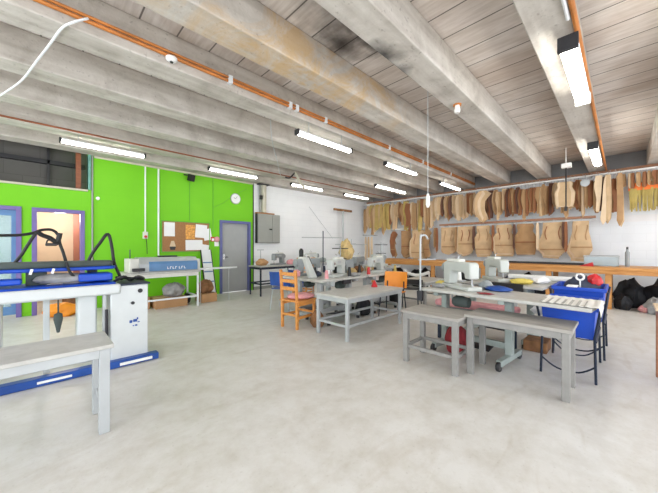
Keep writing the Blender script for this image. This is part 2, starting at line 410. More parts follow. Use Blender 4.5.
def batten(label, x0, x1, y, z, drop=None, open_=False):
    L = x1-x0; q = 1.2 if y < 1 else .72
    t = thing('strip_light', label, 'strip light', (x0, y, z), 0, None)
    MB().prism([(a*q, b*q) for a, b in [(-.045, .06), (.045, .06), (.055, .03), (.03, .0), (-.03, .0), (-.055, .03)]], .03, L-.03, 'yz').build('housing', 'white', t, .003)
    # prism runs along x
    MB().box(0, .03, -.06*q, .06*q, -.045*q, .065*q).build('end_cap', 'dark', t, .004)
    MB().box(L-.03, L, -.06*q, .06*q, -.045*q, .065*q).build('end_cap', 'dark' if not open_ else 'offwhite', t, .004)
    MB().prism([(a*q, b*q) for a, b in [(-.05, 0), (.05, 0), (.05, -.025), (.025, -.042), (-.025, -.042), (-.05, -.025)]], .03, L-.03, 'yz').build('diffuser', 'tube', t, .004)
    top = ZB-z if drop is None else drop
    if top > .07:
        MB().tube([(.2*L, 0, .06*q), (.2*L, 0, top)], .006, 6).tube([(.8*L, 0, .06*q), (.8*L, 0, top)], .006, 6).build('hanger', 'lightsteel', t)
    return t
batten('lit strip light above the high dark opening and green wall, far left', .22, 1.45, 6.5, 3.03)
batten('lit strip light above the round wall clock', 2.66, 3.90, 6.5, 3.03)
batten('lit strip light above the white wall, right of the grey cabinet', 4.95, 6.18, 6.5, 3.03)
batten('lit strip light nearest the far corner of the white walls', 7.15, 8.45, 6.5, 3.03)
batten('hanging strip light in the middle row, leftmost of that row', 2.66, 3.88, 3.36, 2.96)
batten('hanging strip light in the middle row, second of three', 4.92, 6.18, 3.36, 2.96)
batten('hanging strip light in the middle row, nearest the pattern wall', 7.42, 8.75, 3.36, 2.96)
batten('strip light tucked between joists, between the middle row and the wall row', 6.45, 8.0, 4.72, 2.95)
batten('big near strip light under the right joist, seen from its dark end', 3.22, 4.62, .33, 3.03, open_=True)
batten('strip light under the right joist at the pattern wall end', 6.8, 8.35, .36, 3.03)

# cables
tag(MB().tube([atZ(-6, 99, 3.12), atZ(4, 93, 3.12), atZ(22, 80, 3.13), atZ(36, 62, 3.14), atZ(50, 44, 3.15), atZ(62, 28, 3.16), atZ(74, 22, 3.17), atZ(88, 18.5, 3.24)], .010, 6, smooth=5).build('cable', 'white'), 'white cable looping from the conduit across the joists at upper left', 'cable')
o = thing('power_drop', 'thin pale power lead hanging from the ceiling over the front sewing machine, with a plug', 'power drop', (3.62, 1.80, 0))
MB().tube([(0, 0, 1.95), (0, 0, ZC)], .005, 6).build('lead', 'lightsteel', o)
MB().lathe([(.015, 1.80), (.028, 1.84), (.024, 1.94), (.012, 1.98)], seg=10).build('plug', 'plastic_w', o)
o = thing('power_drop', 'black lead hanging from a white ceiling outlet in front of the patterns', 'power drop', (8.5, .9, 0))
MB().tube([(0, 0, 2.2), (0, 0, 3.1)], .014, 6).build('lead', 'black', o)
MB().box(-.06, .06, -.1, .08, 3.08, 3.18).tube([(0, 0, 3.18), (0, 0, ZC)], .012).build('outlet', 'plastic_w', o, .01)
MB().tube([(0, 0, 2.2), (.01, .01, 2.1)], .03, 8).build('plug', 'black', o)
tag(MB().tube([atY(270, 112, 3.9), atY(272, 140, 4.2), atY(277, 160, 4.6), atY(281, 178, 5.2)], .007, 6, smooth=4).build('wire', 'lightsteel'), 'thin grey wire hanging from the joists over the grey cabinet', 'wire')
o = thing('cable_tuft', 'pale bent cable end below the joists above the grey cabinet', 'cable', (4.6, 5.75, 2.8))
MB().tube([(0, .1, .38), (.02, 0, .2), (.1, -.05, .05), (.2, 0, .0)], .03, 8, smooth=4).build('sleeve', 'beige', o)
MB().tube([(0, .1, .38), (-.15, .12, .22), (-.3, .1, .2)], .02, 8, smooth=4).build('lead', 'dark', o)

# ============================================================ ON THE GREEN WALL
Yw = YG-.002
def onwall(name, label, cat, x, z): return thing(name, label, cat, (x, Yw, z))
o = onwall('wall_clock', 'round white wall clock on the green wall above the grey door', 'clock', 3.94, 2.65)
MB().lathe([(.15, 0), (.155, -.02), (.15, -.035), (.135, -.035)], axis='y', seg=28).build('rim', 'silver', o)
MB().lathe([(.134, -.034), (.134, -.037)], axis='y', seg=28).build('dial', 'paper', o)
MB().obox((0.02, -.04, .03), (.008, .004, .085), (0, R(35), 0)).obox((-.03, -.04, .01), (.01, .004, .06), (0, R(-70), 0)).build('hands', 'dark', o)
o = onwall('notice_board', 'cork notice board with pinned sheets on the green wall', 'notice board', 2.07, 1.17)
MB().box(0, 1.12, -.012, 0, 0, .73).build('cork_panel', 'cork', o)
MB().box(-.02, 1.14, -.022, 0, -.02, 0).box(-.02, 1.14, -.022, 0, .73, .75).box(-.02, 0, -.022, 0, 0, .73).box(1.12, 1.14, -.022, 0, 0, .73).build('rim', 'greencable', o)
def sheet(label, x0, x1, z0, z1, m, tilt=0, name='paper_sheet', k=0):
    e = tag(MB().obox((0, 0, 0), (x1-x0, .003, z1-z0), (0, tilt, 0)).build(name, m, loc=((x0+x1)/2, Yw-.015-k, (z0+z1)/2)), label, 'paper')
    return e
sheet('white sheet pinned at the top left of the cork board', 2.11, 2.35, 1.54, 1.88, 'paper')
o = sheet('orange and white poster pinned at the middle of the cork board', 2.60, 2.83, 1.48, 1.84, 'poster', 0, 'poster')
sheet('large white sheet hanging off the top right of the cork board', 2.84, 3.13, 1.52, 1.86, 'paper', R(4))
sheet('white sheet on the far right edge of the cork board, tilted', 3.04, 3.25, 1.46, 1.76, 'paper', R(-10), k=.004)
sheet('wide white sheet along the bottom right of the cork board', 2.60, 3.02, 1.20, 1.46, 'paper', R(-1))
sheet('small white note at the bottom right corner of the cork board', 3.0, 3.18, 1.16, 1.34, 'paper', R(8), k=.004)
o = thing('pennant', 'small cream and dark tag hanging on the lower left of the cork board', 'tag', (2.30, Yw-.02, 1.21))
MB().prism([(-.03, .22), (.03, .22), (.07, .08), (-.07, .08)], -.006, 0).build('flap', 'card5', o)
MB().prism([(-.07, .08), (.07, .08), (.05, 0), (-.05, 0)], -.006, 0).build('hem', 'dark', o)
o = onwall('wall_socket', 'red-switched socket box at the foot of the left white conduit on the green wall', 'socket', 1.72, 1.47)
MB().box(-.05, .05, -.05, 0, 0, .16).build('box', 'offwhite', o, .006)
MB().lathe([(.03, -.05), (.028, -.08)], (0, 0, .05), 'y', 14).build('plug', 'red', o)
MB().tube([(0, -.07, .03), (.02, -.06, -.1), (.03, -.05, -.35)], .008, 6, smooth=4).build('lead', 'black', o)
MB().tube([(0, -.02, .16), (0, -.02, 1.66)], .016, 8).build('conduit_pipe', 'plastic_w', o)
tag(MB().tube([(1.99, Yw-.022, .9), (1.99, Yw-.022, 3.13)], .02, 8).build('conduit', 'plastic_w'), 'full-height white conduit on the green wall just left of the cork board', 'conduit')
tag(MB().tube([(2.70, Yw-.01, 1.95), (2.70, Yw-.01, 3.05)], .006, 6).build('wire', 'greencable'), 'thin green wire running up from the cork board to the black wall speaker', 'wire')
tag(MB().tube([(3.30, Yw-.01, 1.65), (3.30, Yw-.01, 3.13)], .007, 6).build('wire', 'greencable'), 'thin green wire running up above the red fire call point', 'wire')
tag(MB().tube([(3.32, Yw-.01, 2.35), (3.6, Yw-.01, 2.5), (3.85, Yw-.012, 2.72), (4.3, Yw-.01, 2.98)], .005, 6).build('wire', 'greencable'), 'thin green wire rising diagonally behind the wall clock', 'wire')
o = onwall('wall_speaker', 'small black bracketed speaker high on the green wall', 'speaker', 2.70, 3.0)
MB().obox((0, -.12, .02), (.12, .14, .17), (R(15), 0, R(20))).build('body', 'black', o, .01)
MB().tube([(-.14, 0, .1), (-.02, -.06, .09), (0, -.1, .08)], .018).build('bracket', 'dark', o)
o = onwall('alarm_sign', 'pink and white round alarm sounder beside the grey door', 'alarm', 3.40, 1.49)
MB().lathe([(.07, 0), (.075, -.03), (.05, -.05), (.015, -.055)], axis='y', seg=20).build('sounder', 'pink', o)
MB().box(-.06, .06, -.008, 0, -.19, -.07).build('plate', 'plastic_w', o, .003)
o = onwall('fire_call_point', 'small red fire call point on the green wall between cork board and grey door', 'call point', 3.28, 1.48)
MB().box(-.045, .045, -.05, 0, -.05, .07).build('box', 'red', o, .005)
MB().box(-.03, .03, -.053, -.05, -.035, .03).build('glass', 'paper', o)
tag(MB().lathe([(.035, 0), (.035, -.02), (.02, -.03)], (0, 0, 0), 'y', 14).build('junction_cap', 'plastic_w', loc=(.86, Yw, 2.30)), 'small round white cap on the green wall beside the corner pipe', 'cap')
tag(MB().box(-.04, .04, -.03, 0, -.03, .09).build('wall_plug', 'plastic_w', loc=(3.12, Yw, 1.08), bevel=.004), 'small white box on the green wall below the cork board corner', 'socket')

# grey cabinet on the white wall
o = thing('electrical_cabinet', 'grey metal electrical cabinet mounted on the white wall beside the door', 'cabinet', (4.58, 7.755, 1.40))
MB().box(0, .80, -.14, 0, 0, .88).build('body', 'cabgrey', o, .008)
MB().box(.02, .50, -.155, -.14, .02, .86).build('door', 'cabgrey', o, .005)
MB().box(.51, .78, -.152, -.14, .02, .86).build('door', 'cabgrey', o, .005)
MB().box(.40, .49, -.175, -.155, .40, .44).build('handle', 'black', o, .003)
MB().box(-.012, 0, -.14, -.02, 0, .88).build('side_seal', 'dark', o)
MB().box(-.02, .60, -.14, -.02, .88, .92).build('cap', 'cork', o, .005)
o = thing('cable_riser', 'beige riser pipe from the top of the grey cabinet to the ceiling', 'pipe', (4.82, 7.66, 2.325))
MB().tube([(0, 0, 0), (0, 0, .86)], .075, 14).build('pipe', 'beige', o)
MB().tube([(-.11, .03, 0), (-.11, .03, .86)], .03, 10).build('side_pipe', 'cabgrey', o)
MB().box(-.17, -.09, -.08, -.02, .38, .50).build('coupling', 'black', o, .008)
MB().box(-.22, .14, -.1, .05, .82, .87).build('collar', 'dark', o, .006)
tag(MB().tube([(6.7, Yw-.01, 2.7), (7.9, Yw-.01, 1.6)], .006, 6).build('wire', 'lightsteel'), 'thin wire slanting down the white wall right of the cabinet', 'wire')
o = thing('rack_stand', 'tall T-shaped metal stand with brown crossbar by the white wall', 'stand', (8.2, 7.5, 0))
MB().tube([(0, 0, 0), (0, 0, 2.66)], .035, 10).build('pole', 'lightsteel', o)
MB().box(-.5, .5, -.03, .03, 2.64, 2.72).build('crossbar', 'brownbag', o, .01)
MB().lathe([(.22, 0), (.22, .03), (.06, .05)], seg=18).build('base', 'lightsteel', o)

# ============================================================ LOW GREY BENCHES
def bench(label, x0, x1, y0, y1, h, m='greyleg', leg=.055, rails=('y',), top='greywood', rz=0, apron=.06, steel=False, name='bench', cat='bench', rail_h=.16):
    cx, cy = (x0+x1)/2, (y0+y1)/2; a, b = (x1-x0)/2, (y1-y0)/2
    t = thing(name, label, cat, (cx, cy, 0), rz)
    MB().box(-a-.02, a+.02, -b-.02, b+.02, h-.028, h).build('top', top, t, .005)
    f = MB()
    f.box(-a+leg, a-leg, -b, -b+.025, h-.028-apron, h-.028).box(-a+leg, a-leg, b-.025, b, h-.028-apron, h-.028)
    f.box(-a, -a+.025, -b+leg, b-leg, h-.028-apron, h-.028).box(a-.025, a, -b+leg, b-leg, h-.028-apron, h-.028)
    f.build('apron', m, t, .002)
    for sx in (-1, 1):
        for sy in (-1, 1):
            xa = sx*(a-leg/2); ya = sy*(b-leg/2)
            MB().box(xa-leg/2, xa+leg/2, ya-leg/2, ya+leg/2, 0, h-.028).build('leg', m, t, .004)
    for r_ in rails:
        if r_ == 'x': 
            for sy in (-1, 1): MB().box(-a+leg, a-leg, sy*(b-leg/2)-.012, sy*(b-leg/2)+.012, rail_h, rail_h+.035).build('rail', m, t)
        elif r_ == 'y':
            for sx in (-1, 1): MB().box(sx*(a-leg/2)-.012, sx*(a-leg/2)+.012, -b+leg, b-leg, rail_h, rail_h+.035).build('rail', m, t)
    return t
bench('long grey wooden bench in the left foreground, cut off by the picture edge', -1.1, .345, 2.50, 2.90, .61, 'lightsteel', .06, ('y',), 'laminate')
bench('long low grey bench at right, in front of the striped cloth and blue bins', 3.07, 3.48, .30, 1.11, .60, 'greyleg', .055, ())
bench('small low grey bench at the left end of the long grey bench', 2.90, 3.34, 1.14, 1.74, .575, 'greyleg', .055, ('x', 'y'))
bench('light grey steel work bench in the middle, before the sewing tables', 2.93, 4.30, 2.60, 3.22, .60, 'lightsteel', .045, ('y', 'x'), 'laminate', rail_h=.18)
bench('plain grey bench between the orange chair and the front sewing table', 5.62, 6.62, 2.85, 3.5, .56, 'greyleg', .055, ('y',), 'laminate')
tag(MB().lathe([(.05, 0), (.055, .01), (.02, .09), (.008, .11)], seg=14).build('marker_cone', 'red', loc=(4.05, 2.98, .60)), 'small red cone standing on the light grey steel work bench', 'cone')

# ============================================================ SEWING STATIONS
def machine_parts(t, m='machine', s=1.0, mirror=1):
    """industrial lock-stitch head; bed along x, needle end at -x"""
    X = lambda L: [(a*s*mirror, b*s) for a, b in L]
    MB().box(-.26*s, .26*s, -.09*s, .09*s, 0, .045*s).build('bed', m, t, .008)
    MB().prism([(-.04*s, .31*s), (.19*s, .31*s), (.19*s, .345*s), (-.04*s, .345*s)], -.045*s, .045*s).build('top_cover', 'offwhite', t, .006)
    MB().prism(X([(-.25, .13), (-.25, .29), (-.22, .315), (.2, .315), (.235, .29), (.235, .045), (.12, .045), (.105, .17), (.08, .2), (-.13, .2), (-.15, .18), (-.16, .13)]), -.06*s, .06*s).build('arm', m, t, .015)
    MB().lathe([(.02, 0), (.06, 0), (.068, .012), (.068, .03), (.06, .042), (.02, .042)], (.24*s, 0, .235*s), 'x', 20).build('handwheel', 'machine_g', t)
    MB().tube([(-.205*s*mirror, 0, .13*s), (-.205*s*mirror, 0, .05*s)], .007).box(-.205*s*mirror-.012, -.205*s*mirror+.012, -.02, .01, .046*s, .054*s).build('needle_bar', 'chrome', t)
    MB().lathe([(.022, 0), (.024, .01), (.012, .02)], (-.19*s*mirror, -.06*s-.02, .24*s), 'y', 12).build('tension_dial', 'chrome', t)
    MB().tube([(.02*s, 0, .31*s), (.02*s, 0, .38*s), (-.03*s, 0, .40*s)], .005).build('thread_guide', 'chrome', t)
    MB().box(-.06*s, .07*s, -.061*s-.003, -.06*s, .235*s, .285*s).build('badge', 'lightsteel', t)

def sewing_machine(label, loc, rz, m='machine', s=1.0, mirror=1):
    t = thing('sewing_machine', label, 'sewing machine', loc, rz, None)
    machine_parts(t, m, s, mirror); return t

def sewing_table(label, loc, rz, L=1.1, D=.55, h=.75, frame='greengrey', top='laminate', wheels=False, xo=0, stand=True):
    t = thing('sewing_table', label, 'sewing table', loc, rz)
    MB().box(-L/2+xo, L/2+xo, -D/2, D/2, h-.035, h).build('top', top, t, .008)
    for sx in (-1, 1):
        x = sx*.37
        f = MB().box(x-.03, x+.03, -D/2+.02, D/2-.02, .05, .11)        # foot
        f.box(x-.035, x+.035, -.045, .045, .11, h-.085).box(x-.03, x+.03, -D/2+.06, D/2-.06, h-.085, h-.035)
        f.build('leg_stand', frame, t, .008)
        for sy in (-1, 1):
            if wheels: MB().lathe([(.045, -.018), (.05, -.012), (.05, .012), (.045, .018)], (x, sy*(D/2-.02), .05), 'x', 14).build('caster', 'dark', t)
            else: MB().lathe([(.03, 0), (.03, .05)], (x, sy*(D/2-.05), 0), seg=10).build('foot_pad', 'dark', t)
    MB().box(-.335, .335, -.02, .02, .16, .23).build('crossbar', frame, t, .005)
    MB().obox((0, -.06, .13), (.36, .24, .018), (R(-12), 0, 0)).build('treadle', 'dark', t, .004)
    MB().tube([(.16, -.05, .14), (.2, 0, .45)], .006).build('treadle_rod', 'chrome', t)
    mo = MB().lathe([(.03, -.11), (.06, -.1), (.066, -.04), (.066, .06), (.05, .09), (.03, .1)], (.16, .02, h-.155), 'x', 18).build('motor', 'greypad', t)
    MB().box(.12, .2, -.03, .07, h-.085, h-.035).build('motor_bracket', 'dark', mo)
    MB().box(-.34, -.24, -D/2+.04, -D/2+.28, h-.12, h-.035).build('drawer', 'lightsteel', t, .004)
    MB().box(-.02, .16, -D/2+.03, -D/2+.09, h-.11, h-.035).build('switch_box', 'dark', t, .006)
    # thread stand on its back corner
    xs = L/2-.08
    if not stand: return t
    p = MB().tube([(xs, D/2-.06, h), (xs, D/2-.06, h+.62)], .008).tube([(xs-.26, D/2-.06, h+.60), (xs+.06, D/2-.06, h+.60)], .006).tube([(xs-.2, D/2-.06, h+.04), (xs+.05, D/2-.06, h+.04)], .006)
    p.lathe([(.045, .03), (.045, .04)], (xs-.16, D/2-.06, h), seg=12).build('thread_stand', 'lightsteel', t)
    return t
def cone(label, loc, m, h=.14):
    t = thing('thread_cone', label, 'thread cone', loc)
    MB().lathe([(.035, .008), (.034, .02), (.022, h), (.012, h+.004)], seg=16).build('thread', m, t)
    MB().lathe([(.037, 0), (.037, .008)], seg=16).build('cone_base', 'offwhite', t)
    return t
def local(loc, rz, x, y, z):
    c, s = math.cos(rz), math.sin(rz)
    return (loc[0]+c*x-s*y, loc[1]+s*x+c*y, loc[2]+z)

# front station (operator on the far side)
A = (3.66, 1.23, 0); az = R(84)
sewing_table('large front sewing table on wheels, with the white machine nearest the camera', A, az, 1.62, .60, .765, wheels=True, xo=-.28, stand=False)
sewing_machine('white industrial sewing machine on the front table, nearest the camera', (3.70, 1.42, .767), R(58), s=1.05)
# striped cloth draped over the end
nx, ny = 22, 44; vs = []
for i in range(nx+1):
    for j in range(ny+1):
        u_ = i/nx; v_ = j/ny
        x = 3.32+.50*u_-.06*(1-v_); y = .10+.45*v_
        z = .775+.003*math.sin(y*95)
        if y < .13: z -= (.13-y)*2.4*(1 if y < .11 else .6); y = .13-(.13-y)*.35
        vs.append((x, y, z))
mb = MB().add(vs, [(i*(ny+1)+j, (i+1)*(ny+1)+j, (i+1)*(ny+1)+j+1, i*(ny+1)+j+1) for i in range(nx) for j in range(ny)])
def mk_stripes():
    s = NT('striped_cloth', .75); x, y, z = s.xyz()
    f = s.math('FRACT', s.math('MULTIPLY', y, 19))
    band = s.math('MULTIPLY', s.math('LESS_THAN', f, .38), s.math('MULTIPLY', s.math('GREATER_THAN', y, .22), s.math('LESS_THAN', x, 3.62)))
    return s.out(s.mix(band, srgb(222, 220, 214), srgb(166, 164, 158)))
M['stripes'] = mk_stripes()
o = mb.build('cloth', 'stripes'); sm = o.modifiers.new('thick', 'SOLIDIFY'); sm.thickness = .004
tag(o, 'pale striped cloth laid over the right end of the front table', 'cloth')

# two blue bins on rod legs
def bin_stand(label, loc, rz, w=.44, d=.70, z0=.42, z1=.72):
    t = thing('bin_stand', label, 'bin', loc, rz)
    a, b = w/2, d/2
    def ring(a0, b0, z): return [(-a0, -b0, z), (a0, -b0, z), (a0, b0, z), (-a0, b0, z)]
    rings = [ring(a*.9, b*.9, z0), ring(a, b, z1), ring(a+.02, b+.02, z1), ring(a+.02, b+.02, z1-.03)]
    inner = [ring(a*.96, b*.96, z1), ring(a*.86, b*.86, z0+.01)]
    vs = sum([rings[0], rings[1], inner[0], inner[1]], [])
    fs = [(0, 1, 2, 3), (12, 15, 14, 13)]
    for k in range(3):
        fs += [(k*4+i, k*4+(i+1) % 4, (k+1)*4+(i+1) % 4, (k+1)*4+i) for i in range(4)]
    MB().add(vs, fs).build('tub', 'blue', t, .012)
    MB().box(-a-.02, a+.02, -b-.02, -b, z1-.04, z1+.004).box(-a-.02, a+.02, b, b+.02, z1-.04, z1+.004).box(-a-.02, -a, -b, b, z1-.04, z1+.004).box(a, a+.02, -b, b, z1-.04, z1+.004).build('rim', 'blue', t, .006)
    for sx in (-1, 1):
        for sy in (-1, 1):
            MB().tube([(sx*(a+.0), sy*(b+.01), 0), (sx*(a-.01), sy*(b-.01), z0+.02), (sx*(a+.03), sy*(b+.03), z1-.03)], .011, 8).build('leg', 'steeldark', t)
    for sx in (-1, 1):
        MB().tube([(sx*a, -b, z0-.01), (sx*a, b, z0-.01)], .009).build('side_rod', 'steeldark', t)
    for sy in (-1, 1):
        MB().tube([(-a, sy*b, .16), (-a*.4, sy*(b-.04), .06), (a*.4, sy*(b-.04), .06), (a, sy*b, .16)], .008, 8, smooth=5).build('curved_stretcher', 'steeldark', t)
    return t
B1 = (4.03, .38, 0); B2 = (4.85, .37, 0)
bin_stand('blue plastic bin on dark rod legs under the striped cloth', B1, R(90), .42, .72, .40, .715)
bin_stand('blue plastic bin on dark rod legs, behind the other blue bin', B2, R(90), .46, .66, .42, .80)
tag(MB().box(-.08, .08, -.05, .05, 0, .015).build('label_card', 'paper', loc=(4.53, .42, .806), bevel=.003), 'small white card on the rim of the rear blue bin', 'card')
tag(MB().blob((0, 0, 0), (.36, .34, .30), 3).build('cloth_bundle', 'navy_cloth', loc=(4.85, .37, .60)), 'dark cloth bundle heaped in the rear blue bin', 'bundle')
o = thing('thread_stand', 'small stand with a white ring top standing in the dark bundle', 'stand', (4.66, .36, .76))
MB().tube([(0, 0, 0), (0, 0, .12)], .008).build('pole', 'plastic_w', o)
MB().tube([(.0, .036*math.cos(a*PI/8), .155+.036*math.sin(a*PI/8)) for a in range(17)], .011, 8, cap=False).build('ring', 'plastic_w', o)
tag(MB().blob((0, 0, 0), (.16, .15, .14), 9).build('cloth_bundle', 'red', loc=(4.86, .24, .80)), 'small bright red cloth bundle in the rear blue bin', 'bundle')
tag(MB().blob((0, 0, 0), (.2, .24, .10), 13).build('cloth_bundle', 'paper', loc=(4.03, .62, .52)), 'small white bundle at the end of the blue bin under the cloth', 'bundle')

# rear station of the front pair
A2 = (4.62, 1.22, 0)
sewing_table('sewing table behind the front one, with a long black edge strip', A2, R(-94), 1.15, .62, .79, stand=False)
sewing_machine('white industrial sewing machine on the table behind the front one', (4.74, 1.30, .792), R(40), s=1.0)
tag(MB().box(-.008, .008, -.21, .21, 0, .10).build('edge_strip', 'black', loc=(4.292, 1.08, .712), bevel=.004), 'long black strip fixed along the near edge of the rear sewing table', 'strip')
bench('pale low table carrying a roll of white cloth, behind the blue bin', 5.40, 6.05, .45, 1.35, .76, 'lightsteel', .04, ('x',), 'laminate', name='side_table', cat='table')
def roll(label, a, b, r, m, name='cloth_roll', cat='cloth roll'):
    return tag(MB().tube([a, b], r, 14).build(name, m), label, cat)
roll('roll of white cloth lying on the pale table beyond the black strip', (5.50, .48, .801), (5.50, 1.32, .801), .04, 'plastic_w')
roll('thin yellow roll on the pale table beside the white roll', (5.62, .5, .786), (5.62, 1.1, .786), .025, 'yellow')
tag(MB().blob((0, 0, 0), (.13, .14, .07), 21).build('cloth_bundle', 'yellow', loc=(3.80, 1.70, .765)), 'small yellow cloth bundle at the left end of the front sewing table', 'bundle')
tag(MB().blob((0, 0, 0), (.2, .28, .06), 22, .1).build('cloth_bundle', 'deepblue', loc=(3.80, 1.02, .765)), 'flat blue cloth pile on the front sewing table, right of the machine', 'bundle')
cone('black thread cone on the stand behind the front machine', (4.06, 1.74, .83), 'black', .17)
cone('white thread cone on the stand behind the front machine', (4.06, 1.57, .83), 'plastic_w', .17)
o = thing('cone_shelf', 'small shelf on a clamp holding the thread cones behind the front table', 'shelf', (4.06, 1.66, 0))
MB().box(-.06, .06, -.16, .16, .815, .83).build('plate', 'lightsteel', o, .003)
MB().tube([(0, 0, 0), (0, 0, .815)], .012).build('pole', 'lightsteel', o)
MB().lathe([(.05, 0), (.045, .015), (.02, .03)], seg=16).build('base', 'lightsteel', o)
# pink padded stool between the two, red sack under the front table
o = thing('padded_bench', 'long bench with pink cushion pad between the two front sewing tables', 'bench', (4.10, 1.38, 0))
MB().box(-.12, .12, -.50, .50, .46, .54).build('cushion', 'pink', o, .025)
MB().box(-.11, .11, -.48, .48, .43, .46).build('seat_board', 'greyleg', o, .004)
for x in (-.09, .09):
    for y in (-.44, .44): MB().box(x-.02, x+.02, y-.02, y+.02, 0, .43).build('leg', 'steeldark', o, .003)
tag(MB().blob((0, 0, 0), (.26, .26, .33), 5).build('sack', 'darkred', loc=(3.60, 1.42, 0)), 'dark red stuffed sack on the floor under the front sewing table', 'sack')
tag(MB().box(-.15, .15, -.12, .12, 0, .13).build('box', 'brownbag', loc=(4.42, .75, 0), bevel=.01), 'small brown box on the floor behind the blue bin legs', 'box')

# the middle cluster
mc = (3.10, 3.31); ma = 0.0
def mloc(a, b, z=0): return (mc[0]+math.cos(ma)*a-math.sin(ma)*b, mc[1]+math.sin(ma)*a+math.cos(ma)*b, z)
mid = [((.62, .28), 0, 'sewing table of the middle group, nearest corner, beside the wooden chair'),
       ((.62, .83), 1, 'sewing table of the middle group, at the back left behind the wooden chair'),
       ((1.86, .28), 0, 'sewing table of the middle group, right of the nearest one, behind the work bench'),
       ((1.86, .83), 1, 'sewing table of the middle group, at the back right')]
for (a, b), flip, lab in mid:
    sewing_table(lab, mloc(a, b), ma+(PI if flip else 0), 1.2, .53, .75, 'lightsteel', stand=(a > 1))
ml = ['light grey sewing machine on the nearest table of the middle group', 'dark grey sewing machine on the back left table of the middle group',
      'white sewing machine behind the work bench, on the right table of the middle group', 'mid grey sewing machine on the back right table of the middle group']
for k, ((a, b), flip, _) in enumerate(mid):
    t = sewing_machine(ml[k], mloc(a+(.05, -.15, 0, .1)[k], b+.02, .752), ma+(PI if flip else 0)+(.25, -.2, .1, .3)[k], ['machine', 'machine_g', 'machine', 'machine_g'][k], 1.0)
# tilted head with belt guard
o = thing('belt_guard', 'white slanted belt guard with black belt beside the nearest middle machine', 'guard', mloc(.22, .42, .752), ma+.1)
MB().prism([(-.1, 0), (.06, 0), (-.16, .36), (-.24, .34)], -.05, .03).build('cover', 'machine', o, .008)
MB().prism([(.065, 0), (.09, 0), (-.13, .37), (-.155, .36)], -.03, .0).build('belt', 'black', o)
def sack(label, loc, size, m, seed, cat='bag', name='bag', amp=.18):
    return tag(MB().blob((0, 0, 0), size, seed, amp).build(name, m, loc=loc), label, cat)
sack('tan cloth bag slumped on the machines of the middle group', mloc(1.30, .62, 1.03), (.27, .25, .40), 'tancloth', 31, amp=.34)
tag(MB().obox((0, 0, .138), (.22, .2, .276)).build('box', 'machine_g', loc=mloc(1.30, .62, .752), bevel=.01), 'grey box under the tan cloth bag on the middle tables', 'box')
sack('small pink cloth bundle on the left of the middle sewing tables', mloc(.16, .80, .752), (.13, .13, .12), 'pink', 33, 'bundle', 'cloth_bundle')
sack('brown cloth pile on the right part of the middle tables', mloc(1.60, .56, .752), (.24, .2, .14), 'brownbag', 34, 'bundle', 'cloth_bundle')
sack('small yellow ochre bundle beside the brown pile on the middle tables', mloc(1.22, .40, .752), (.18, .14, .12), 'tancloth', 35, 'bundle', 'cloth_bundle')
sack('grey cloth heap on the nearest middle sewing table', mloc(.98, .14, .752), (.26, .2, .06), 'grey_cloth', 36, 'bundle', 'cloth_bundle')
sack('tall grey cloth sack on the floor under the middle tables', mloc(1.24, .60, .0), (.26, .26, .60), 'grey_cloth', 37, 'sack', 'sack')
o = thing('desk_fan', 'slim black upright lamp head on the left of the middle tables', 'lamp', mloc(.45, 1.02, .752))
MB().lathe([(.07, 0), (.06, .03), (.012, .05), (.012, .26)], seg=14).build('base', 'dark', o)
MB().lathe([(.02, .26), (.04, .30), (.045, .46), (.02, .50)], seg=14).build('head', 'black', o)
o.name = 'desk_lamp'
for k, (a, b, m, lab) in enumerate([(1.15, 1.0, 'offwhite', 'cream thread cone at the back of the middle tables'), (1.02, .98, 'navy_cloth', 'dark blue thread cone at the back of the middle tables'),
                                    (.25, .12, 'pink', 'pink thread cone on the near left corner of the middle tables'), (1.35, .10, 'red', 'red thread cone at the near middle of the middle tables'),
                                    (2.3, .12, 'olive', 'green-yellow thread cone at the right of the middle tables'), (.1, 1.02, 'greengrey', 'grey-green thread cone at the far left of the middle tables')]):
    cone(lab, mloc(a, b, .752), m)

for k, (a, b, z, sz, m, lab) in enumerate([
    (1.24, .14, 0, (.30, .28, .32), 'black_cloth', 'black sack on the floor between the two front middle tables'),
    (2.70, .42, 0, (.34, .34, .34), 'black_cloth', 'black sack on the floor at the right end of the middle tables'),
    (2.64, .80, 0, (.36, .34, .3), 'grey_cloth', 'grey sack on the floor behind the black one, right of the middle tables'),
    (.06, .14, 0, (.2, .24, .26), 'brownbag', 'brown paper sack on the floor by the wooden chair legs'),
    (1.12, .70, .752, (.16, .2, .14), 'black_cloth', 'small black bundle between the middle sewing machines'),
    (.42, .55, .752, (.2, .16, .10), 'navy_cloth', 'small slate bundle behind the belt guard on the middle tables'),
    (2.30, .45, .752, (.22, .18, .10), 'grey_cloth', 'small grey bundle at the right end of the middle tables'),
    (1.48, .86, .752, (.18, .16, .24), 'card3', 'rust-brown upright bundle at the back of the middle tables'),
    (1.95, .55, .752, (.2, .16, .12), 'tancloth', 'small tan bundle beside the right middle machine')]):
    sack(lab, mloc(a, b, z), sz, m, 140+k, 'bundle' if z else 'sack', 'cloth_bundle' if z else 'sack')
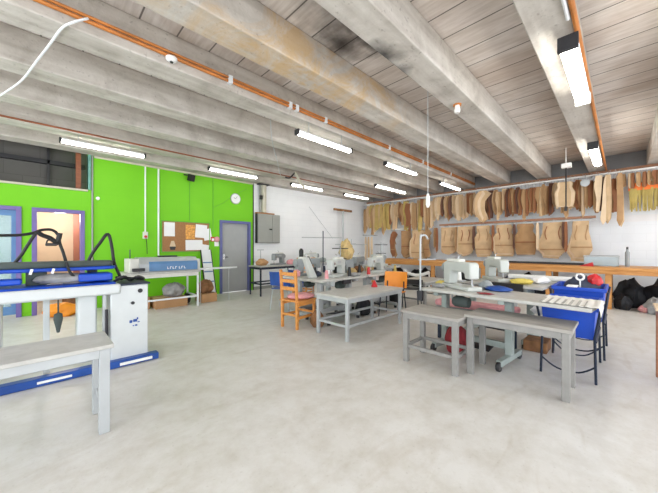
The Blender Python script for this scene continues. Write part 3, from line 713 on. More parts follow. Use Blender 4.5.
# chairs
def wooden_chair(label, loc, rz, m='pinewood'):
    """faces +x"""
    t = thing('wooden_chair', label, 'chair', loc, rz)
    for sy in (-1, 1):
        MB().beam((-.2, sy*.16, 0), (-.205, sy*.16, .45), .04, .04).beam((-.205, sy*.16, .45), (-.24, sy*.16, .92), .04, .04).build('rear_post', m, t, .006)
        MB().box(.16, .2, sy*.18-.02, sy*.18+.02, 0, .42).build('leg', m, t, .005)
        MB().box(-.2, .18, sy*.18-.012, sy*.18+.012, .16, .2).build('side_rail', m, t, .003)
        MB().box(-.2, .18, sy*.18-.014, sy*.18+.014, .36, .42).build('seat_rail', m, t, .003)
    for xa in (.165, -.215): MB().box(xa, xa+.025, -.18, .18, .20, .235).build('cross_rail', m, t, .003)
    MB().box(-.22, .22, -.21, .21, .42, .445).build('seat', m, t, .008)
    for z in (.60, .72, .83): MB().box(-.235-(z-.6)*.06, -.215-(z-.6)*.06, -.17, .17, z, z+.055).build('back_slat', m, t, .005)
    return t
wooden_chair('varnished wooden chair with pink cushion at the left of the middle tables', (2.99, 3.72, 0), R(8))
o = sack('pink cushion on the wooden chair at the middle tables', (3.04, 3.72, .447), (.46, .42, .085), 'pink', 41, 'cushion', 'cushion', .04)
wooden_chair('varnished wooden chair in the background beside the low back table', (4.62, 5.55, 0), R(200))
def shell_chair(label, loc, rz, m, h=.80, legm='steeldark'):
    t = thing('plastic_chair', label, 'chair', loc, rz)
    MB().prism([(-.2, .44), (.2, .46), (.21, .445), (-.19, .42)], -.2, .2).build('seat', m, t, .008)
    vs = []; n = 8
    for i in range(n+1):
        y = -.22+.44*i/n; bow = .05*(1-(2*i/n-1)**2)
        for z, dx in ((.50, 0), (h, -.05)):
            vs += [(-.19+dx-bow+.0, y, z), (-.175+dx-bow, y, z)]
    fs = []
    for i in range(n):
        a = i*4; b = a+4
        fs += [(a, b, b+2, a+2), (a+1, a+3, b+3, b+1), (a+2, b+2, b+3, a+3), (a, a+1, b+1, b)]
    fs += [(0, 2, 3, 1), (n*4, n*4+1, n*4+3, n*4+2)]
    MB().add(vs, fs).build('backrest', m, t, .004)
    for sy in (-1, 1):
        MB().tube([(.2, sy*.2, 0), (.17, sy*.17, .43)], .011).build('leg', legm, t)
        MB().tube([(-.24, sy*.2, 0), (-.18, sy*.17, .43)], .011).build('leg', legm, t)
        MB().tube([(-.15, sy*.15, .43), (-.2, sy*.16, .46), (-.2, sy*.16, .62)], .011).build('back_rod', legm, t)
    return t
shell_chair('orange plastic chair with dark legs at the right end of the work bench', (4.70, 3.04, 0), R(196), 'orange')
shell_chair('blue plastic chair on pale legs behind the wooden chair', (3.62, 4.98, 0), R(30), 'deepblue', .78, 'lightsteel')
shell_chair('second blue plastic chair behind the middle sewing tables', (4.15, 5.05, 0), R(10), 'deepblue', .78, 'lightsteel')
shell_chair('black plastic chair between the work bench and the middle tables', (5.30, 3.02, 0), R(200), 'black', .60)

# back table along the white wall
bench('long pale back table along the white wall below the grey cabinet', 4.02, 5.30, 6.55, 7.1, .78, 'steeldark', .035, ('x', 'y'), 'laminate', name='back_table', cat='table', rail_h=.30)
bench('pale back table along the white wall, further right', 5.5, 6.7, 6.55, 7.1, .80, 'lightsteel', .035, ('x',), 'laminate', name='back_table', cat='table', rail_h=.30)
sewing_machine('small dark grey sewing machine on the back table below the cabinet', (4.78, 6.85, .78), R(20), 'machine_g', 1.0)
sewing_machine('small pale sewing machine on the right back table by the white wall', (6.0, 6.85, .80), R(-20), 'machine', .9)
sack('small brown bag on the left end of the back table', (4.28, 6.9, .78), (.34, .26, .18), 'cartonb', 51)
sack('salmon cloth bundle on the back table', (5.15, 6.75, .78), (.26, .2, .14), 'pink', 52, 'bundle', 'cloth_bundle')
sack('green-white bundle on the right back table', (6.45, 6.8, .80), (.3, .2, .14), 'greengrey', 53, 'bundle', 'cloth_bundle')
o = tag(MB().box(-.25, .25, -.15, .15, 0, .16).build('crate', 'oakwood', loc=(5.7, 6.3+.42, .80), bevel=.01), 'low orange wooden crate on the right back table', 'crate')
o = thing('spool_rack', 'thin metal spool rack with crossbar behind the back table machine', 'rack', (4.3, 7.0, .78))
MB().tube([(0, 0, 0), (0, 0, .42)], .01).tube([(-.1, 0, .42), (.1, 0, .42)], .012).build('pole', 'lightsteel', o)
MB().box(-.08, .08, -.05, .05, 0, .012).build('base', 'lightsteel', o)
for k, (x, y, h, lab) in enumerate([(4.5, 4.72, 1.64, 'tall dark thread rack with long crossbar behind the middle tables'), (6.2, 5.35, 1.50, 'tall pale thread rack at the right behind the middle tables')]):
    o = thing('thread_rack', lab, 'rack', (x, y, 0))
    mm = ['steeldark', 'lightsteel'][k]
    MB().tube([(0, 0, 0), (0, 0, h)], .012).build('pole', mm, o)
    MB().tube([(-.45, .2, h-.15), (.45, -.2, h-.15)], .009).build('crossbar', 'lightsteel', o)
    MB().lathe([(.16, 0), (.15, .02), (.02, .03)], seg=16).build('base', mm, o)
# machine row in front of the pattern wall, left part
o = sewing_table('sewing table in front of the worktop near the far corner', (6.9, 4.9, 0), R(-90), 1.1, .55, .75, 'lightsteel', stand=False)
sewing_machine('white sewing machine near the far corner of the room', (6.9, 4.95, .752), R(-100), 'machine', 1.0)

# brown timber table cut by the right picture edge
bench('brown timber table cut off by the right picture edge', 4.02, 4.34, -1.4, -.235, .72, 'brownrail', .045, ('y',), 'card5', name='timber_table', cat='table')

o = thing('thread_stand', 'pale hooked thread stand clamped at the left end of the front sewing table', 'stand', (3.42, 1.80, 0))
MB().tube([(0, 0, .60), (0, 0, 1.36), (.02, -.01, 1.42), (.07, -.03, 1.43), (.10, -.05, 1.38)], .012, 8, smooth=4).build('pole', 'lightsteel', o)
MB().tube([(-.02, .02, 1.12), (.20, -.10, 1.12)], .008).build('thread_arm', 'lightsteel', o)
MB().box(-.02, .02, -.03, .03, .60, .73).build('clamp', 'dark', o, .004)
sack('flat grey cloth scrap at the left end of the front table', (3.62, 1.66, 0.767), (0.12, 0.16, 0.05), 'grey_cloth', 200, 'bundle', 'cloth_bundle', .2)
sack('small steel grey bundle right of the front sewing machine', (3.88, 1.18, 0.767), (0.14, 0.16, 0.1), 'machine_g', 201, 'bundle', 'cloth_bundle', .2)
sack('low yellow bundle on the table behind the black strip', (4.55, 0.95, 0.792), (0.24, 0.26, 0.07), 'yellow', 202, 'bundle', 'cloth_bundle', .2)
sack('low white bundle on the right end of the rear front-row table', (4.8, 0.78, 0.792), (0.26, 0.2, 0.09), 'paper', 203, 'bundle', 'cloth_bundle', .2)
sack('black bundle left of the rear sewing machine', (4.45, 1.62, 0.792), (0.2, 0.2, 0.14), 'black_cloth', 204, 'bundle', 'cloth_bundle', .2)
sack('thin dark red scrap on the near edge of the front table', (3.45, 1.05, 0.767), (0.1, 0.16, 0.015), 'darkred', 205, 'bundle', 'cloth_bundle', .2)

for k, (a, b, m, lab) in enumerate([
    (.34, .50, 'black', 'black thread cone beside the slanted belt guard'), (.72, .54, 'plastic_w', 'white thread cone between the left pair of middle machines'),
    (.98, .48, 'brownbag', 'brown thread cone between the left pair of middle machines'), (1.52, .46, 'black', 'black thread cone in front of the rust-brown upright bundle'),
    (1.66, .98, 'card4', 'ochre thread cone at the back edge of the right middle table'), (2.06, 1.0, 'navy_cloth', 'dark blue thread cone at the back edge of the right middle table'),
    (2.34, .80, 'plastic_w', 'white thread cone at the far right of the middle tables'), (.80, .10, 'black', 'black thread cone on the near edge of the nearest middle table')]):
    cone(lab, mloc(a, b, .752), m, .17)
for a, b, h, lab in ((1.02, .53, 1.30, 'short steel thread rack between the left pair of middle machines'), (2.40, .55, 1.38, 'short steel thread rack at the right end of the middle tables')):
    o = thing('thread_rack', lab, 'rack', mloc(a, b, .752))
    MB().tube([(0, 0, 0), (0, 0, h-.75)], .011).build('pole', 'machine_g', o)
    MB().tube([(-.16, .06, h-.80), (.16, -.06, h-.80)], .009).tube([(-.12, .05, h-1.0), (.12, -.05, h-1.0)], .009).build('crossbar', 'dark', o)
    MB().box(-.05, .05, -.04, .04, 0, .014).build('base', 'dark', o, .003)

# ============================================================ IRONING / PRESS STATION, LEFT
t = thing('ironing_station', 'large white ironing press table with blue base rail and blue bed, left foreground', 'ironing press', (0, 3.85, 0))
Y0 = -.03
MB().box(.53, .88, -.02, .50, .05, .86).build('side_cabinet', 'press', t, .012)
o = MB().lathe([(.022, 0), (.024, -.012), (.016, -.02)], (.80, -.02, .79), 'y', 14).build('knob', 'dark', t)
MB().lathe([(.018, 0), (.018, -.012)], (.73, -.02, .66), 'y', 14).build('knob', 'dark', t)
o = MB()
for a, b, c, d in ((.700, .725, .44, .47), (.722, .738, .455, .462), (.735, .772, .446, .476), (.768, .782, .47, .492), (.776, .796, .436, .446), (.73, .744, .40, .412), (.752, .774, .40, .416)):
    o.box(a, b, -.024, -.02, c, d)
o.build('logo', 'deepblue', t)
MB().box(.53, .90, -.03, .52, .86, .878).build('cabinet_lid', 'navy_cloth', t, .006)
MB().box(-1.6, .97, -.10, .0, 0, .075).build('base_rail', 'deepblue', t, .01)
MB().box(.60, .90, -.115, -.10, .022, .05).box(-.02, .22, -.115, -.10, .03, .05).build('rail_strip', 'plastic_w', t, .002)
MB().box(-1.6, .97, .50, .60, 0, .075).build('base_rail', 'deepblue', t, .01)
MB().box(-1.6, .62, -.05, .50, .775, .885).build('table_beam', 'press', t, .02)
MB().box(-1.6, .58, -.03, .48, .885, .903).build('bed_cover', 'blue', t, .012)
MB().box(.27, .43, .08, .30, .075, .775).build('column', 'press', t, .02)
MB().box(-.42, -.25, .08, .30, .075, .775).build('column', 'press', t, .02)
MB().box(.02, .07, .25, .30, .0, .775).build('post', 'press', t, .006)
MB().box(.47, .50, .0, .06, .075, .775).build('post', 'lightsteel', t, .004)
MB().tube([(.50, -.02, .3), (.50, -.02, .62)], .014).build('gas_spring', 'dark', t)
def pad_outline(x0, x1, w0, w1):
    L = [(x0, -w0), (x1-.12, -w1), (x1-.03, -w1*.7), (x1, 0), (x1-.03, w1*.7), (x1-.12, w1), (x0, w0)]
    return L
u = MB().prism([(a, b+.28) for a, b in pad_outline(-1.2, .62, .19, .15)], 1.035, 1.07, 'xy').build('press_tray', 'blue', t, .01)
MB().prism([(a, b+.28) for a, b in pad_outline(-1.2, .60, .185, .14)], 1.07, 1.13, 'xy').build('press_pad', 'greypad', t, .022)
MB().box(-.75, -.12, .02, .16, .93, .985).build('left_block', 'blue', t, .015)
MB().box(.28, .56, .04, .30, .92, 1.0).build('right_block', 'blue', t, .015)
MB().box(-.1, .05, .2, .34, .90, 1.035).build('support', 'greypad', t, .01); MB().box(.4, .46, .32, .38, .90, 1.035).build('support', 'greypad', t, .01)
for a in (-.06, .09): MB().obox((a, .065, 1.045), (.02, .02, .05), (0, R(15), 0)).build('clip', 'plastic_w', u)
MB().blob((.16, .18, .915), (.42, .22, .10), 61, .12).build('white_cloth', 'grey_cloth', t)
# hoses
Y = 4.15
def hose(label, pts, r=.014, m='black', Yh=Y, **k):
    return tag(MB().tube([atY(x, y, Yh) for x, y in pts], r, 8, smooth=5).build('hose', m), label, 'hose')
hose('black hose looping from the left edge over the ironing press', [(-20, 236), (0, 235.5), (20, 235), (33, 233), (42, 230), (52, 230), (58, 235), (60, 244), (63, 252), (66, 262)])
hose('black hose slanting up from the left of the ironing press', [(14, 264), (22, 254), (29, 243), (36, 233)])
hose('thick bunched black hose at the top of the ironing press loop', [(36, 231), (42, 235), (50, 238), (57, 242), (60, 233)], .022)
hose('triangular black hose above the right end of the ironing press', [(122, 280), (119, 274), (114, 262), (112, 248), (108, 234), (100, 243), (92, 254), (88, 264), (90, 274), (100, 279), (112, 279)], .016)
hose('black cable drooping under the press pad', [(66, 262), (70, 272), (76, 278), (84, 281)], .012, Yh=3.95)
o = thing('steam_iron', 'small dark iron hanging from the hose above the press', 'iron', atY(52, 246, 4.15))
MB().prism([(-.05, 0), (.03, 0), (.06, .02), (.02, .03), (-.05, .03)], -.03, .03).build('sole', 'dark', o, .008)
MB().tube([(-.04, 0, .03), (-.03, 0, .06), (.02, 0, .06), (.03, 0, .03)], .007, smooth=3).build('handle', 'black', o)
# tubing lying on the cabinet lid
tag(MB().tube([(.58, 3.95, .90), (.66, 3.90, .95), (.74, 4.0, .90), (.80, 3.93, .94), (.88, 4.05, .90), (.75, 4.15, .91), (.62, 4.1, .93)], .016, 8, smooth=5).build('hose', 'dark'), 'tangle of dark hose on the blue lid of the white side cabinet', 'hose')
o = thing('steam_bottle', 'small dark grey pointed weight hanging under the ironing table', 'bottle', (.13, 4.0, .42))
MB().lathe([(.006, .355), (.007, .2), (.032, .185), (.036, .13), (.022, .06), (.012, 0)], seg=16).build('body', 'greypad', o)
tag(MB().tube([(-.38, 3.98, .775), (-.44, 3.97, .6), (-.42, 3.97, .35), (-.47, 3.98, .12), (-.6, 4.0, .03)], .008, 6, smooth=5).build('cable', 'dark'), 'thin black cable hanging beside the left column of the ironing table', 'cable')
tag(MB().tube([(-.5, 4.9, .012), (.0, 4.75, .012), (.35, 4.7, .014), (.6, 4.8, .012)], .012, 6, smooth=5).build('cable', 'dark'), 'black cable on the floor behind the ironing table', 'cable')
# things beyond, seen under the press
sack('orange-brown bag on the floor inside the left doorway', (.30, 7.35, 0), (.5, .35, .24), 'orange', 63)
tag(MB().obox((0, 0, .17), (.34, .3, .34), (0, 0, .2)).build('box', 'brownbag', loc=(.52, 7.25+.5+.35, 0), bevel=.01), 'dark brown box standing inside the open doorway', 'box')
o = thing('ceiling_lamp', 'small lit ceiling lamp in the peach room behind the open doorway', 'lamp', (.17, 8.6, 2.10))
MB().lathe([(.07, 0), (.07, -.03)], seg=18).tube([(0, 0, 0), (0, 0, .32)], .006).build('rim', 'white', o)
MB().lathe([(.06, -.03), (.04, -.06), (.01, -.065)], seg=18).build('bulb', 'lamp_glow', o)

# ============================================================ LONG TABLE AND BLUE MACHINE BY THE GREEN WALL
t = thing('work_table', 'white metal work table by the green wall with a low bottom rail', 'table', (1.86, 6.85, 0))
MB().box(-.74, .64, -.35, .35, .74, .78).build('top', 'laminate', t, .006)
MB().box(-.70, .60, -.33, .33, .665, .74).build('apron', 'offwhite', t, .004)
for x in (-.70, .57):
    for y in (-.33, .30): MB().box(x, x+.035, y, y+.035, 0, .665).build('leg', 'white', t, .003)
MB().box(-.665, .57, -.325, -.30, .20, .235).build('bottom_rail', 'white', t, .003)
MB().box(.575, .60, -.295, .30, .20, .235).build('side_rail', 'white', t, .003)
t = thing('fusing_machine', 'long grey machine with a steel-blue front panel on the work table by the green wall', 'machine', (1.86, 6.8, .78))
MB().prism([(-.25, 0), (.28, 0), (.28, .20), (.18, .29), (-.14, .29), (-.25, .16)], -.50, .60, 'yz').build('body', 'lightsteel', t, .01)
MB().prism([(-.256, .02), (-.256, .158), (-.22, .20), (-.235, .21), (-.27, .165), (-.27, .02)], -.34, .58, 'yz').build('front_panel', 'steelblue', t, .004)
MB().box(-.66, -.50, -.22, .26, 0, .27).build('end_housing', 'offwhite', t, .012)
MB().box(.60, .66, -.22, .26, 0, .24).build('end_housing', 'offwhite', t, .012)
MB().box(-.1, .25, -.02, .12, .29, .32).build('top_vent', 'dark', t, .004)
MB().box(-.62, -.42, -.32, -.22, .03, .09).build('black_tray', 'dark', t, .005)
MB().tube([(-.6, .05, .27), (-.6, .05, .45)], .01).build('aerial_rod', 'greypad', t)
lt = MB()
for k, x in enumerate((-.02, .03, .08, .13, .20, .25, .30)):
    lt.box(x, x+.012, -.274, -.270, .05, .10).box(x, x+.034, -.274, -.270, .05+.04*(k % 2), .062+.04*(k % 2))
lt.build('panel_lettering', 'paper', t)
for k, (x0, x1, y0, y1, h, lab) in enumerate([(1.18, 1.62, 6.9, 7.3, .24, 'cardboard box on the floor under the left of the work table'), (1.68, 2.30, 6.72, 7.25, .20, 'wide low cardboard box on the floor under the work table'), (2.62, 3.0-.03, 6.75, 7.15, .20, 'cardboard box on the floor right of the work table, under the brown bag')]):
    o = thing('cardboard_box', lab, 'box', ((x0+x1)/2, (y0+y1)/2, 0)); a, b = (x1-x0)/2, (y1-y0)/2
    MB().box(-a, a, -b, b, 0, h).build('carton', 'cartonb', o, .006)
    MB().box(-a, a, -.03, .03, h, h+.003).build('tape', 'card5', o)
sack('grey plastic sack lying on the boxes under the work table', (2.1, 6.98, .20), (.42, .4, .30), 'grey_cloth', 71)
sack('black bag beside the leg under the work table', (2.33+.08, 7.1, .0), (.14, .3, .22), 'black_cloth', 72)
sack('crumpled brown bag on the cardboard box right of the work table', (2.78, 6.95, .205), (.34, .34, .30), 'brownbag', 73)
t = thing('ironing_board', 'white ironing board pointing right from the work table toward the grey door', 'ironing board', (2.95, 6.72, 0))
MB().prism([(-.42, -.12), (.25, -.12), (.45, -.07), (.52, 0), (.45, .07), (.25, .12), (-.42, .12)], .77, .80, 'xy').build('board', 'white', t, .008)
for xa in (-.38, .3): MB().tube([(xa, 0, 0), (xa, 0, .77)], .009).build('leg', 'lightsteel', t)
t = thing('leaning_panel', 'tall narrow white panel with black edges leaning against the green wall by the door', 'panel', (3.07, 7.30, 0))
a_ = R(-17)
for nm, x0, x1, y0, y1, m in (('panel_face', -.12, .12, -.012, .012, 'white'), ('edge_trim', -.14, -.12, -.02, .02, 'black'), ('edge_trim', .12, .14, -.02, .02, 'black')):
    mb = MB().box(x0, x1, y0, y1, .01, 1.26); mb.v = [(x, y*math.cos(a_)-z*math.sin(a_), y*math.sin(a_)+z*math.cos(a_)) for x, y, z in mb.v]
    mb.build(nm, m, t, .003)
for zz in (.4, .66, .9):
    mb = MB().box(-.11, .11, -.016, -.012, zz, zz+.03)
    mb.v = [(x, y*math.cos(a_)-z*math.sin(a_), y*math.sin(a_)+z*math.cos(a_)) for x, y, z in mb.v]
    mb.build('cross_band', 'steelblue', t)

# ============================================================ WORKTOP ALONG THE END WALL
t = thing('worktop', 'long orange timber worktop in front of the hanging patterns', 'worktop', (8.85, 0, 0))
MB().box(-.6, .6, -2.2, 6.4, .80, .86).build('top', 'oakwood', t, .008)
MB().box(-.58, -.53, -2.15, 6.35, .72, .80).build('front_board', 'oakwood', t, .005)
for y in (-1.6, .20, 1.2, 2.6, 4.0, 6.2):
    for x in (-.53, .5): MB().box(x, x+.09, y-.05, y+.05, 0, .79).build('leg', 'oakwood', t, .006)
bw = [  # x, y, size, material, label
    (8.95, -.12, (.5, .46, .58), 'black_cloth', 'black sack directly right of the worktop leg, by the end wall'),
    (9.0, -.68, (.85, .72, .60), 'black_cloth', 'large black sack under the right part of the worktop'),
    (8.60, -1.40, (.6, .56, .58), 'navy_cloth', 'dark slate sack under the worktop at the picture edge'),
    (8.50, -.02, (.3, .26, .3), 'black_cloth', 'small black bag at the foot of the worktop leg'),
    (8.35, -.48, (.42, .34, .30), 'grey_cloth', 'grey and silver bundle low in front of the large black sack'),
    (9.0, .75, (.7, .66, .56), 'black_cloth', 'black sack under the worktop behind the rear blue bin'),
    (8.9, 1.72, (.8, .72, .58), 'black_cloth', 'black sack under the worktop left of the second timber leg'),
    (8.7, 2.15, (.4, .36, .5), 'navy_cloth', 'dark slate bag under the worktop above the rear machine'),
    (8.9, 3.22, (.76, .72, .50), 'black_cloth', 'black sack under the worktop behind the front machine'),
    (8.7, 3.62, (.4, .34, .45), 'grey_cloth', 'grey bundle under the worktop behind the front machine'),
    (8.9, 4.6, (.8, .84, .56), 'black_cloth', 'wide black sack under the worktop behind the orange chair'),
    (8.85, 5.6, (.8, .7, .58), 'black_cloth', 'black sack under the far left end of the worktop'),
    (8.5, 5.05, (.3, .3, .4), 'navy_cloth', 'slate bag between two black sacks under the worktop'),
    (8.75, 1.0+.0, (.2, .18, .2), 'darkred', 'small dark red bag under the worktop behind the rear blue bin'),
]
for k, (x, y, s_, m, lab) in enumerate(bw): sack(lab, (x, y, 0), s_, m, 80+k, 'sack', 'sack', .24)
o = thing('towel_roll', 'white curved roll hooped over the wide black sack behind the orange chair', 'roll', (8.33, 4.55, .0))
MB().tube([(0, -.45, .52), (0, -.25, .44), (0, 0, .40), (0, .25, .45), (0, .4, .55)], .05, 10, smooth=4).tube([(0, -.45, .0), (0, -.45, .52)], .02).tube([(0, .4, 0), (0, .4, .55)], .02).build('roll', 'plastic_w', o)
sack('small salmon bundle on the floor by the grey bundle under the worktop', (8.4, -.33, 0), (.2, .2, .15), 'pink', 97, 'bundle', 'cloth_bundle')
sack('yellowish bundle on the floor at the lower right under the worktop', (8.25, -.42-.3, 0), (.3, .26, .2), 'card5', 98, 'bundle', 'cloth_bundle')
# on the worktop
tag(MB().box(-.05, .05, -.85, .85, 0, .05).build('long_ruler', 'dark', loc=(8.9, 1.35, .86), bevel=.006), 'long dark bar lying on the worktop below the hanging patterns', 'bar')
tag(MB().prism([(-.12, 0), (.12, .0), (-.1, .09)], -.04, .04, 'yz').build('wedge', 'red', loc=(8.5, .55, .86)), 'small red and white wedge on the worktop', 'wedge')
t = thing('clear_crate', 'pale clear plastic crate on the worktop right of the patterns', 'crate', (8.95, .33, .862))
f = MB().box(-.2, .2, -.28, .28, 0, .012)
for a, b, c, d in ((-.2, -.19, -.28, .28), (.19, .2, -.28, .28), (-.19, .19, -.28, -.27), (-.19, .19, .27, .28)): f.box(a, b, c, d, .012, .22)
f.build('tub', 'glassblue', t, .004)
MB().box(-.21, -.20, -.29, .29, .20, .225).box(.20, .21, -.29, .29, .20, .225).box(-.2, .2, -.29, -.28, .2, .225).box(-.2, .2, .28, .29, .2, .225).build('rim', 'lightsteel', t, .004)
t = thing('spray_bottle', 'tall grey spray can standing on the worktop right of the clear crate', 'bottle', (8.95, -.08, .86))
MB().lathe([(.035, 0), (.038, .02), (.038, .30), (.02, .34), (.02, .37)], seg=16).build('body', 'machine_g', t)
MB().lathe([(.018, .37), (.018, .42)], seg=12).box(-.05, .01, -.008, .008, .40, .42).build('nozzle', 'dark', t)

# ============================================================ HANGING PATTERNS
t = thing('hanging_rail', 'long pale hanging rail below the brown timber plate, carrying the upper row of patterns', 'rail', (XB-.42, 0, 3.03))
MB().tube([(0, -4, 0), (0, 7.6, 0)], .02, 10).build('pipe', 'plastic_w', t)
bk = MB()
for y in [-3.5+1.25*k for k in range(9)]: bk.box(0, .34, y-.015, y+.015, .0, .03)
bk.build('bracket', 'lightsteel', t)
t = thing('hanging_rail', 'lower brown timber rail with white ledge carrying the big bodice patterns', 'rail', (XB-.36, 2.45, 1.99))
MB().box(-.03, .03, -2.0, 1.92, 0, .06).build('timber', 'brownrail', t, .006)
MB().box(.04, .16, -2.0, 1.92, -.05, -.02).build('white_ledge', 'white', t, .004)
for y in (-1.9, -.6, .6, 1.8): MB().box(.03, .36, y-.02, y+.02, -.02, .02).build('bracket', 'lightsteel', t)
t = thing('hanging_rail', 'short white lower rail near the far corner, left of the brown timber rail', 'rail', (XB-.36, 5.6, 1.93))
MB().box(-.02, .02, -.95, .95, 0, .05).build('pipe', 'plastic_w', t, .006)
MB().box(.02, .36, -.8, -.76, 0, .03).box(.02, .36, .76, .8, 0, .03).build('bracket', 'lightsteel', t)

SH = {
 'strip': lambda w, h: [(-w*.3, 0), (w*.3, 0), (w*.5, -h*.15), (w*.42, -h*.6), (w*.5, -h*.95), (w*.1, -h), (-w*.4, -h*.96), (-w*.5, -h*.5), (-w*.4, -h*.1)],
 'sleeve': lambda w, h: [(-w*.12, 0), (w*.12, 0), (w*.3, -h*.05), (w*.5, -h*.25), (w*.34, -h*.7), (w*.28, -h), (-w*.28, -h), (-w*.34, -h*.7), (-w*.5, -h*.25), (-w*.3, -h*.05)],
 'leg': lambda w, h: [(-w*.5, 0), (w*.3, 0), (w*.5, -h*.3), (w*.2, -h*.65), (w*.3, -h), (-w*.1, -h*1.0), (-w*.35, -h*.55)],
 'curve': lambda w, h: [(-w*.2, 0), (w*.1, 0), (w*.35, -h*.12), (w*.5, -h*.4), (w*.35, -h*.8), (0, -h), (-w*.3, -h*.88), (-w*.1, -h*.6), (-w*.15, -h*.3), (-w*.5, -h*.12)],
 'box': lambda w, h: [(-w*.5, 0), (w*.5, 0), (w*.5, -h*.92), (w*.1, -h), (-w*.5, -h*.9)],
 'bodice': lambda w, h: [(-w*.12, -.01), (-w*.34, h*.0), (-w*.40, -h*.06), (-w*.34, -h*.25), (-w*.5, -h*.42), (-w*.46, -h*.85), (-w*.4, -h), (w*.4, -h), (w*.46, -h*.85), (w*.5, -h*.42), (w*.34, -h*.25), (w*.40, -h*.06), (w*.34, 0), (w*.12, -.01), (w*.06, -h*.07), (-w*.06, -h*.07)],
 'vest': lambda w, h: [(-w*.10, 0), (-w*.34, 0), (-w*.34, -h*.3), (-w*.46, -h*.6), (-w*.5, -h*.78), (-w*.44, -h*.86), (-w*.30, -h*.9), (-w*.30, -h), (w*.30, -h), (w*.30, -h*.9), (w*.44, -h*.86), (w*.5, -h*.78), (w*.46, -h*.6), (w*.34, -h*.3), (w*.34, 0), (w*.1, 0)],
}
def pattern(kind, w, h, m, layers, seed, hook=.055, crumple=0):
    """a bundle of card pattern pieces on one wire hook; flat in local yz, facing -x"""
    r_ = random.Random(seed); root = thing('pattern_bundle', 'x', 'pattern', (0, 0, 0))
    ol = SH[kind](w, h)
    def span(z):
        ys = []
        for (y0, z0), (y1, z1) in zip(ol, ol[1:]+ol[:1]):
            if (z0-z)*(z1-z) <= 0 and z0 != z1: ys.append(y0+(y1-y0)*(z-z0)/(z1-z0))
        return (min(ys), max(ys)) if len(ys) > 1 else (0, 0)
    zt = max(p[1] for p in ol); zb = min(p[1] for p in ol)
    for k in range(layers):
        mb = MB(); a = r_.uniform(-.07, .07) if k else 0; sx = 1+r_.uniform(-.12, .08) if k else 1
        dz = -.012*k*r_.random()
        curl = (0 if crumple else r_.uniform(-1, 1)*.9)*w/.2; dr = r_.random()
        nu_, nv_ = (12, 16) if crumple else (5, 9); vs = []
        for i in range(nv_+1):
            z = zt+(zb-zt)*min(max(i/nv_, .004), .996); y0, y1 = span(z)
            for j in range(nu_+1):
                u_ = 2*j/nu_-1; y = (y0+y1)/2+u_*(y1-y0)/2
                x = k*(.018 if crumple else .012)+curl*.05*u_*u_+crumple*(.045*(1-u_*u_)*math.sin(PI*i/nv_)*-1+.028*noise.noise(Vector((y*9+seed, z*7, 0))))
                yy_ = (y*math.cos(a)-z*math.sin(a))*sx; zz_ = (y*math.sin(a)+z*math.cos(a))*(1+.05*k*dr)-hook+dz
                vs.append((x, yy_, zz_))
        n_ = len(vs); W_ = nu_+1
        top = vs+[(x+.004, y, z) for x, y, z in vs]
        fs = []
        for i in range(nv_):
            for j in range(nu_):
                q = i*W_+j; fs += [(q, q+1, q+W_+1, q+W_), (n_+q, n_+q+W_, n_+q+W_+1, n_+q+1)]
        rim = [j for j in range(W_)]+[i*W_+nu_ for i in range(1, nv_+1)]+[nv_*W_+j for j in range(nu_-1, -1, -1)]+[i*W_ for i in range(nv_-1, 0, -1)]
        fs += [(p, n_+p, n_+q, q) for p, q in zip(rim, rim[1:]+rim[:1])]
        mb.add(top, fs)
        mb.build('card_sheet', m if (k != 1) else {'card': 'card5', 'card2': 'card', 'card3': 'card2', 'card4': 'olive', 'card5': 'card', 'card6': 'card3', 'olive': 'card4'}[m], root)
    if crumple:
        def bulge(y, z): 
            y0, y1 = span(z); u_ = 2*(y-y0)/max(y1-y0, .01)-1; t_ = (zt-z)/(zt-zb)
            return -.045*(1-u_*u_)*math.sin(PI*t_)*crumple+.028*crumple*noise.noise(Vector((y*9+seed, z*7, 0)))
        zz = -h*(.60+.1*(seed % 3)); y0, y1 = span(zz)
        vs = []
        for i in range(13):
            y = y0+(y1-y0)*(.03+.94*i/12); b_ = bulge(y, zz)
            vs += [(b_-.012, y, zz-hook), (b_-.012, y, zz-hook-.035), (b_-.006, y, zz-hook-.035), (b_-.006, y, zz-hook)]
        MB().add(vs, [(i*4+q, i*4+(q+1) % 4, i*4+4+(q+1) % 4, i*4+4+q) for i in range(12) for q in range(4)]+[(3, 2, 1, 0), (48, 49, 50, 51)]).build('waist_strap', 'card2' if m != 'card2' else 'card3', root)
        for sy in (-.22, .24):
            vs = []
            for i in range(11):
                z = -h*(.12+.40*i/10); y = sy*w+.02*math.sin(seed+i*.5); b_ = bulge(y, z)
                vs += [(b_-.012, y-.012, z-hook), (b_-.012, y+.012, z-hook), (b_-.006, y+.012, z-hook), (b_-.006, y-.012, z-hook)]
            MB().add(vs, [(i*4+q, i*4+(q+1) % 4, i*4+4+(q+1) % 4, i*4+4+q) for i in range(10) for q in range(4)]+[(3, 2, 1, 0), (40, 41, 42, 43)]).build('shoulder_strap', 'card3' if seed % 2 else 'card2', root)
    MB().tube([(.002, .012, .02), (.002, 0, .026), (.002, -.012, .02), (.002, -.006, .0), (.002, 0, -hook-.02)], .003, 5).build('hook', 'chrome', root)
    return root
UZ = 3.03
labels = {'card': 'tan card pattern bundle hanging in the upper row', 'card2': 'brown card pattern bundle hanging in the upper row', 'card3': 'rust-brown card pattern bundle hanging in the upper row',
          'card4': 'ochre card pattern bundle hanging in the upper row', 'card5': 'pale buff card pattern bundle hanging in the upper row', 'card6': 'dark brown card pattern strip hanging in the upper row', 'olive': 'olive-yellow card pattern bundle hanging in the upper row'}
lb_k = {'strip': 'long narrow', 'sleeve': 'sleeve-shaped', 'leg': 'tapering', 'curve': 'hooked curved', 'box': 'squared-off', 'bodice': 'wide'}
protos = {}
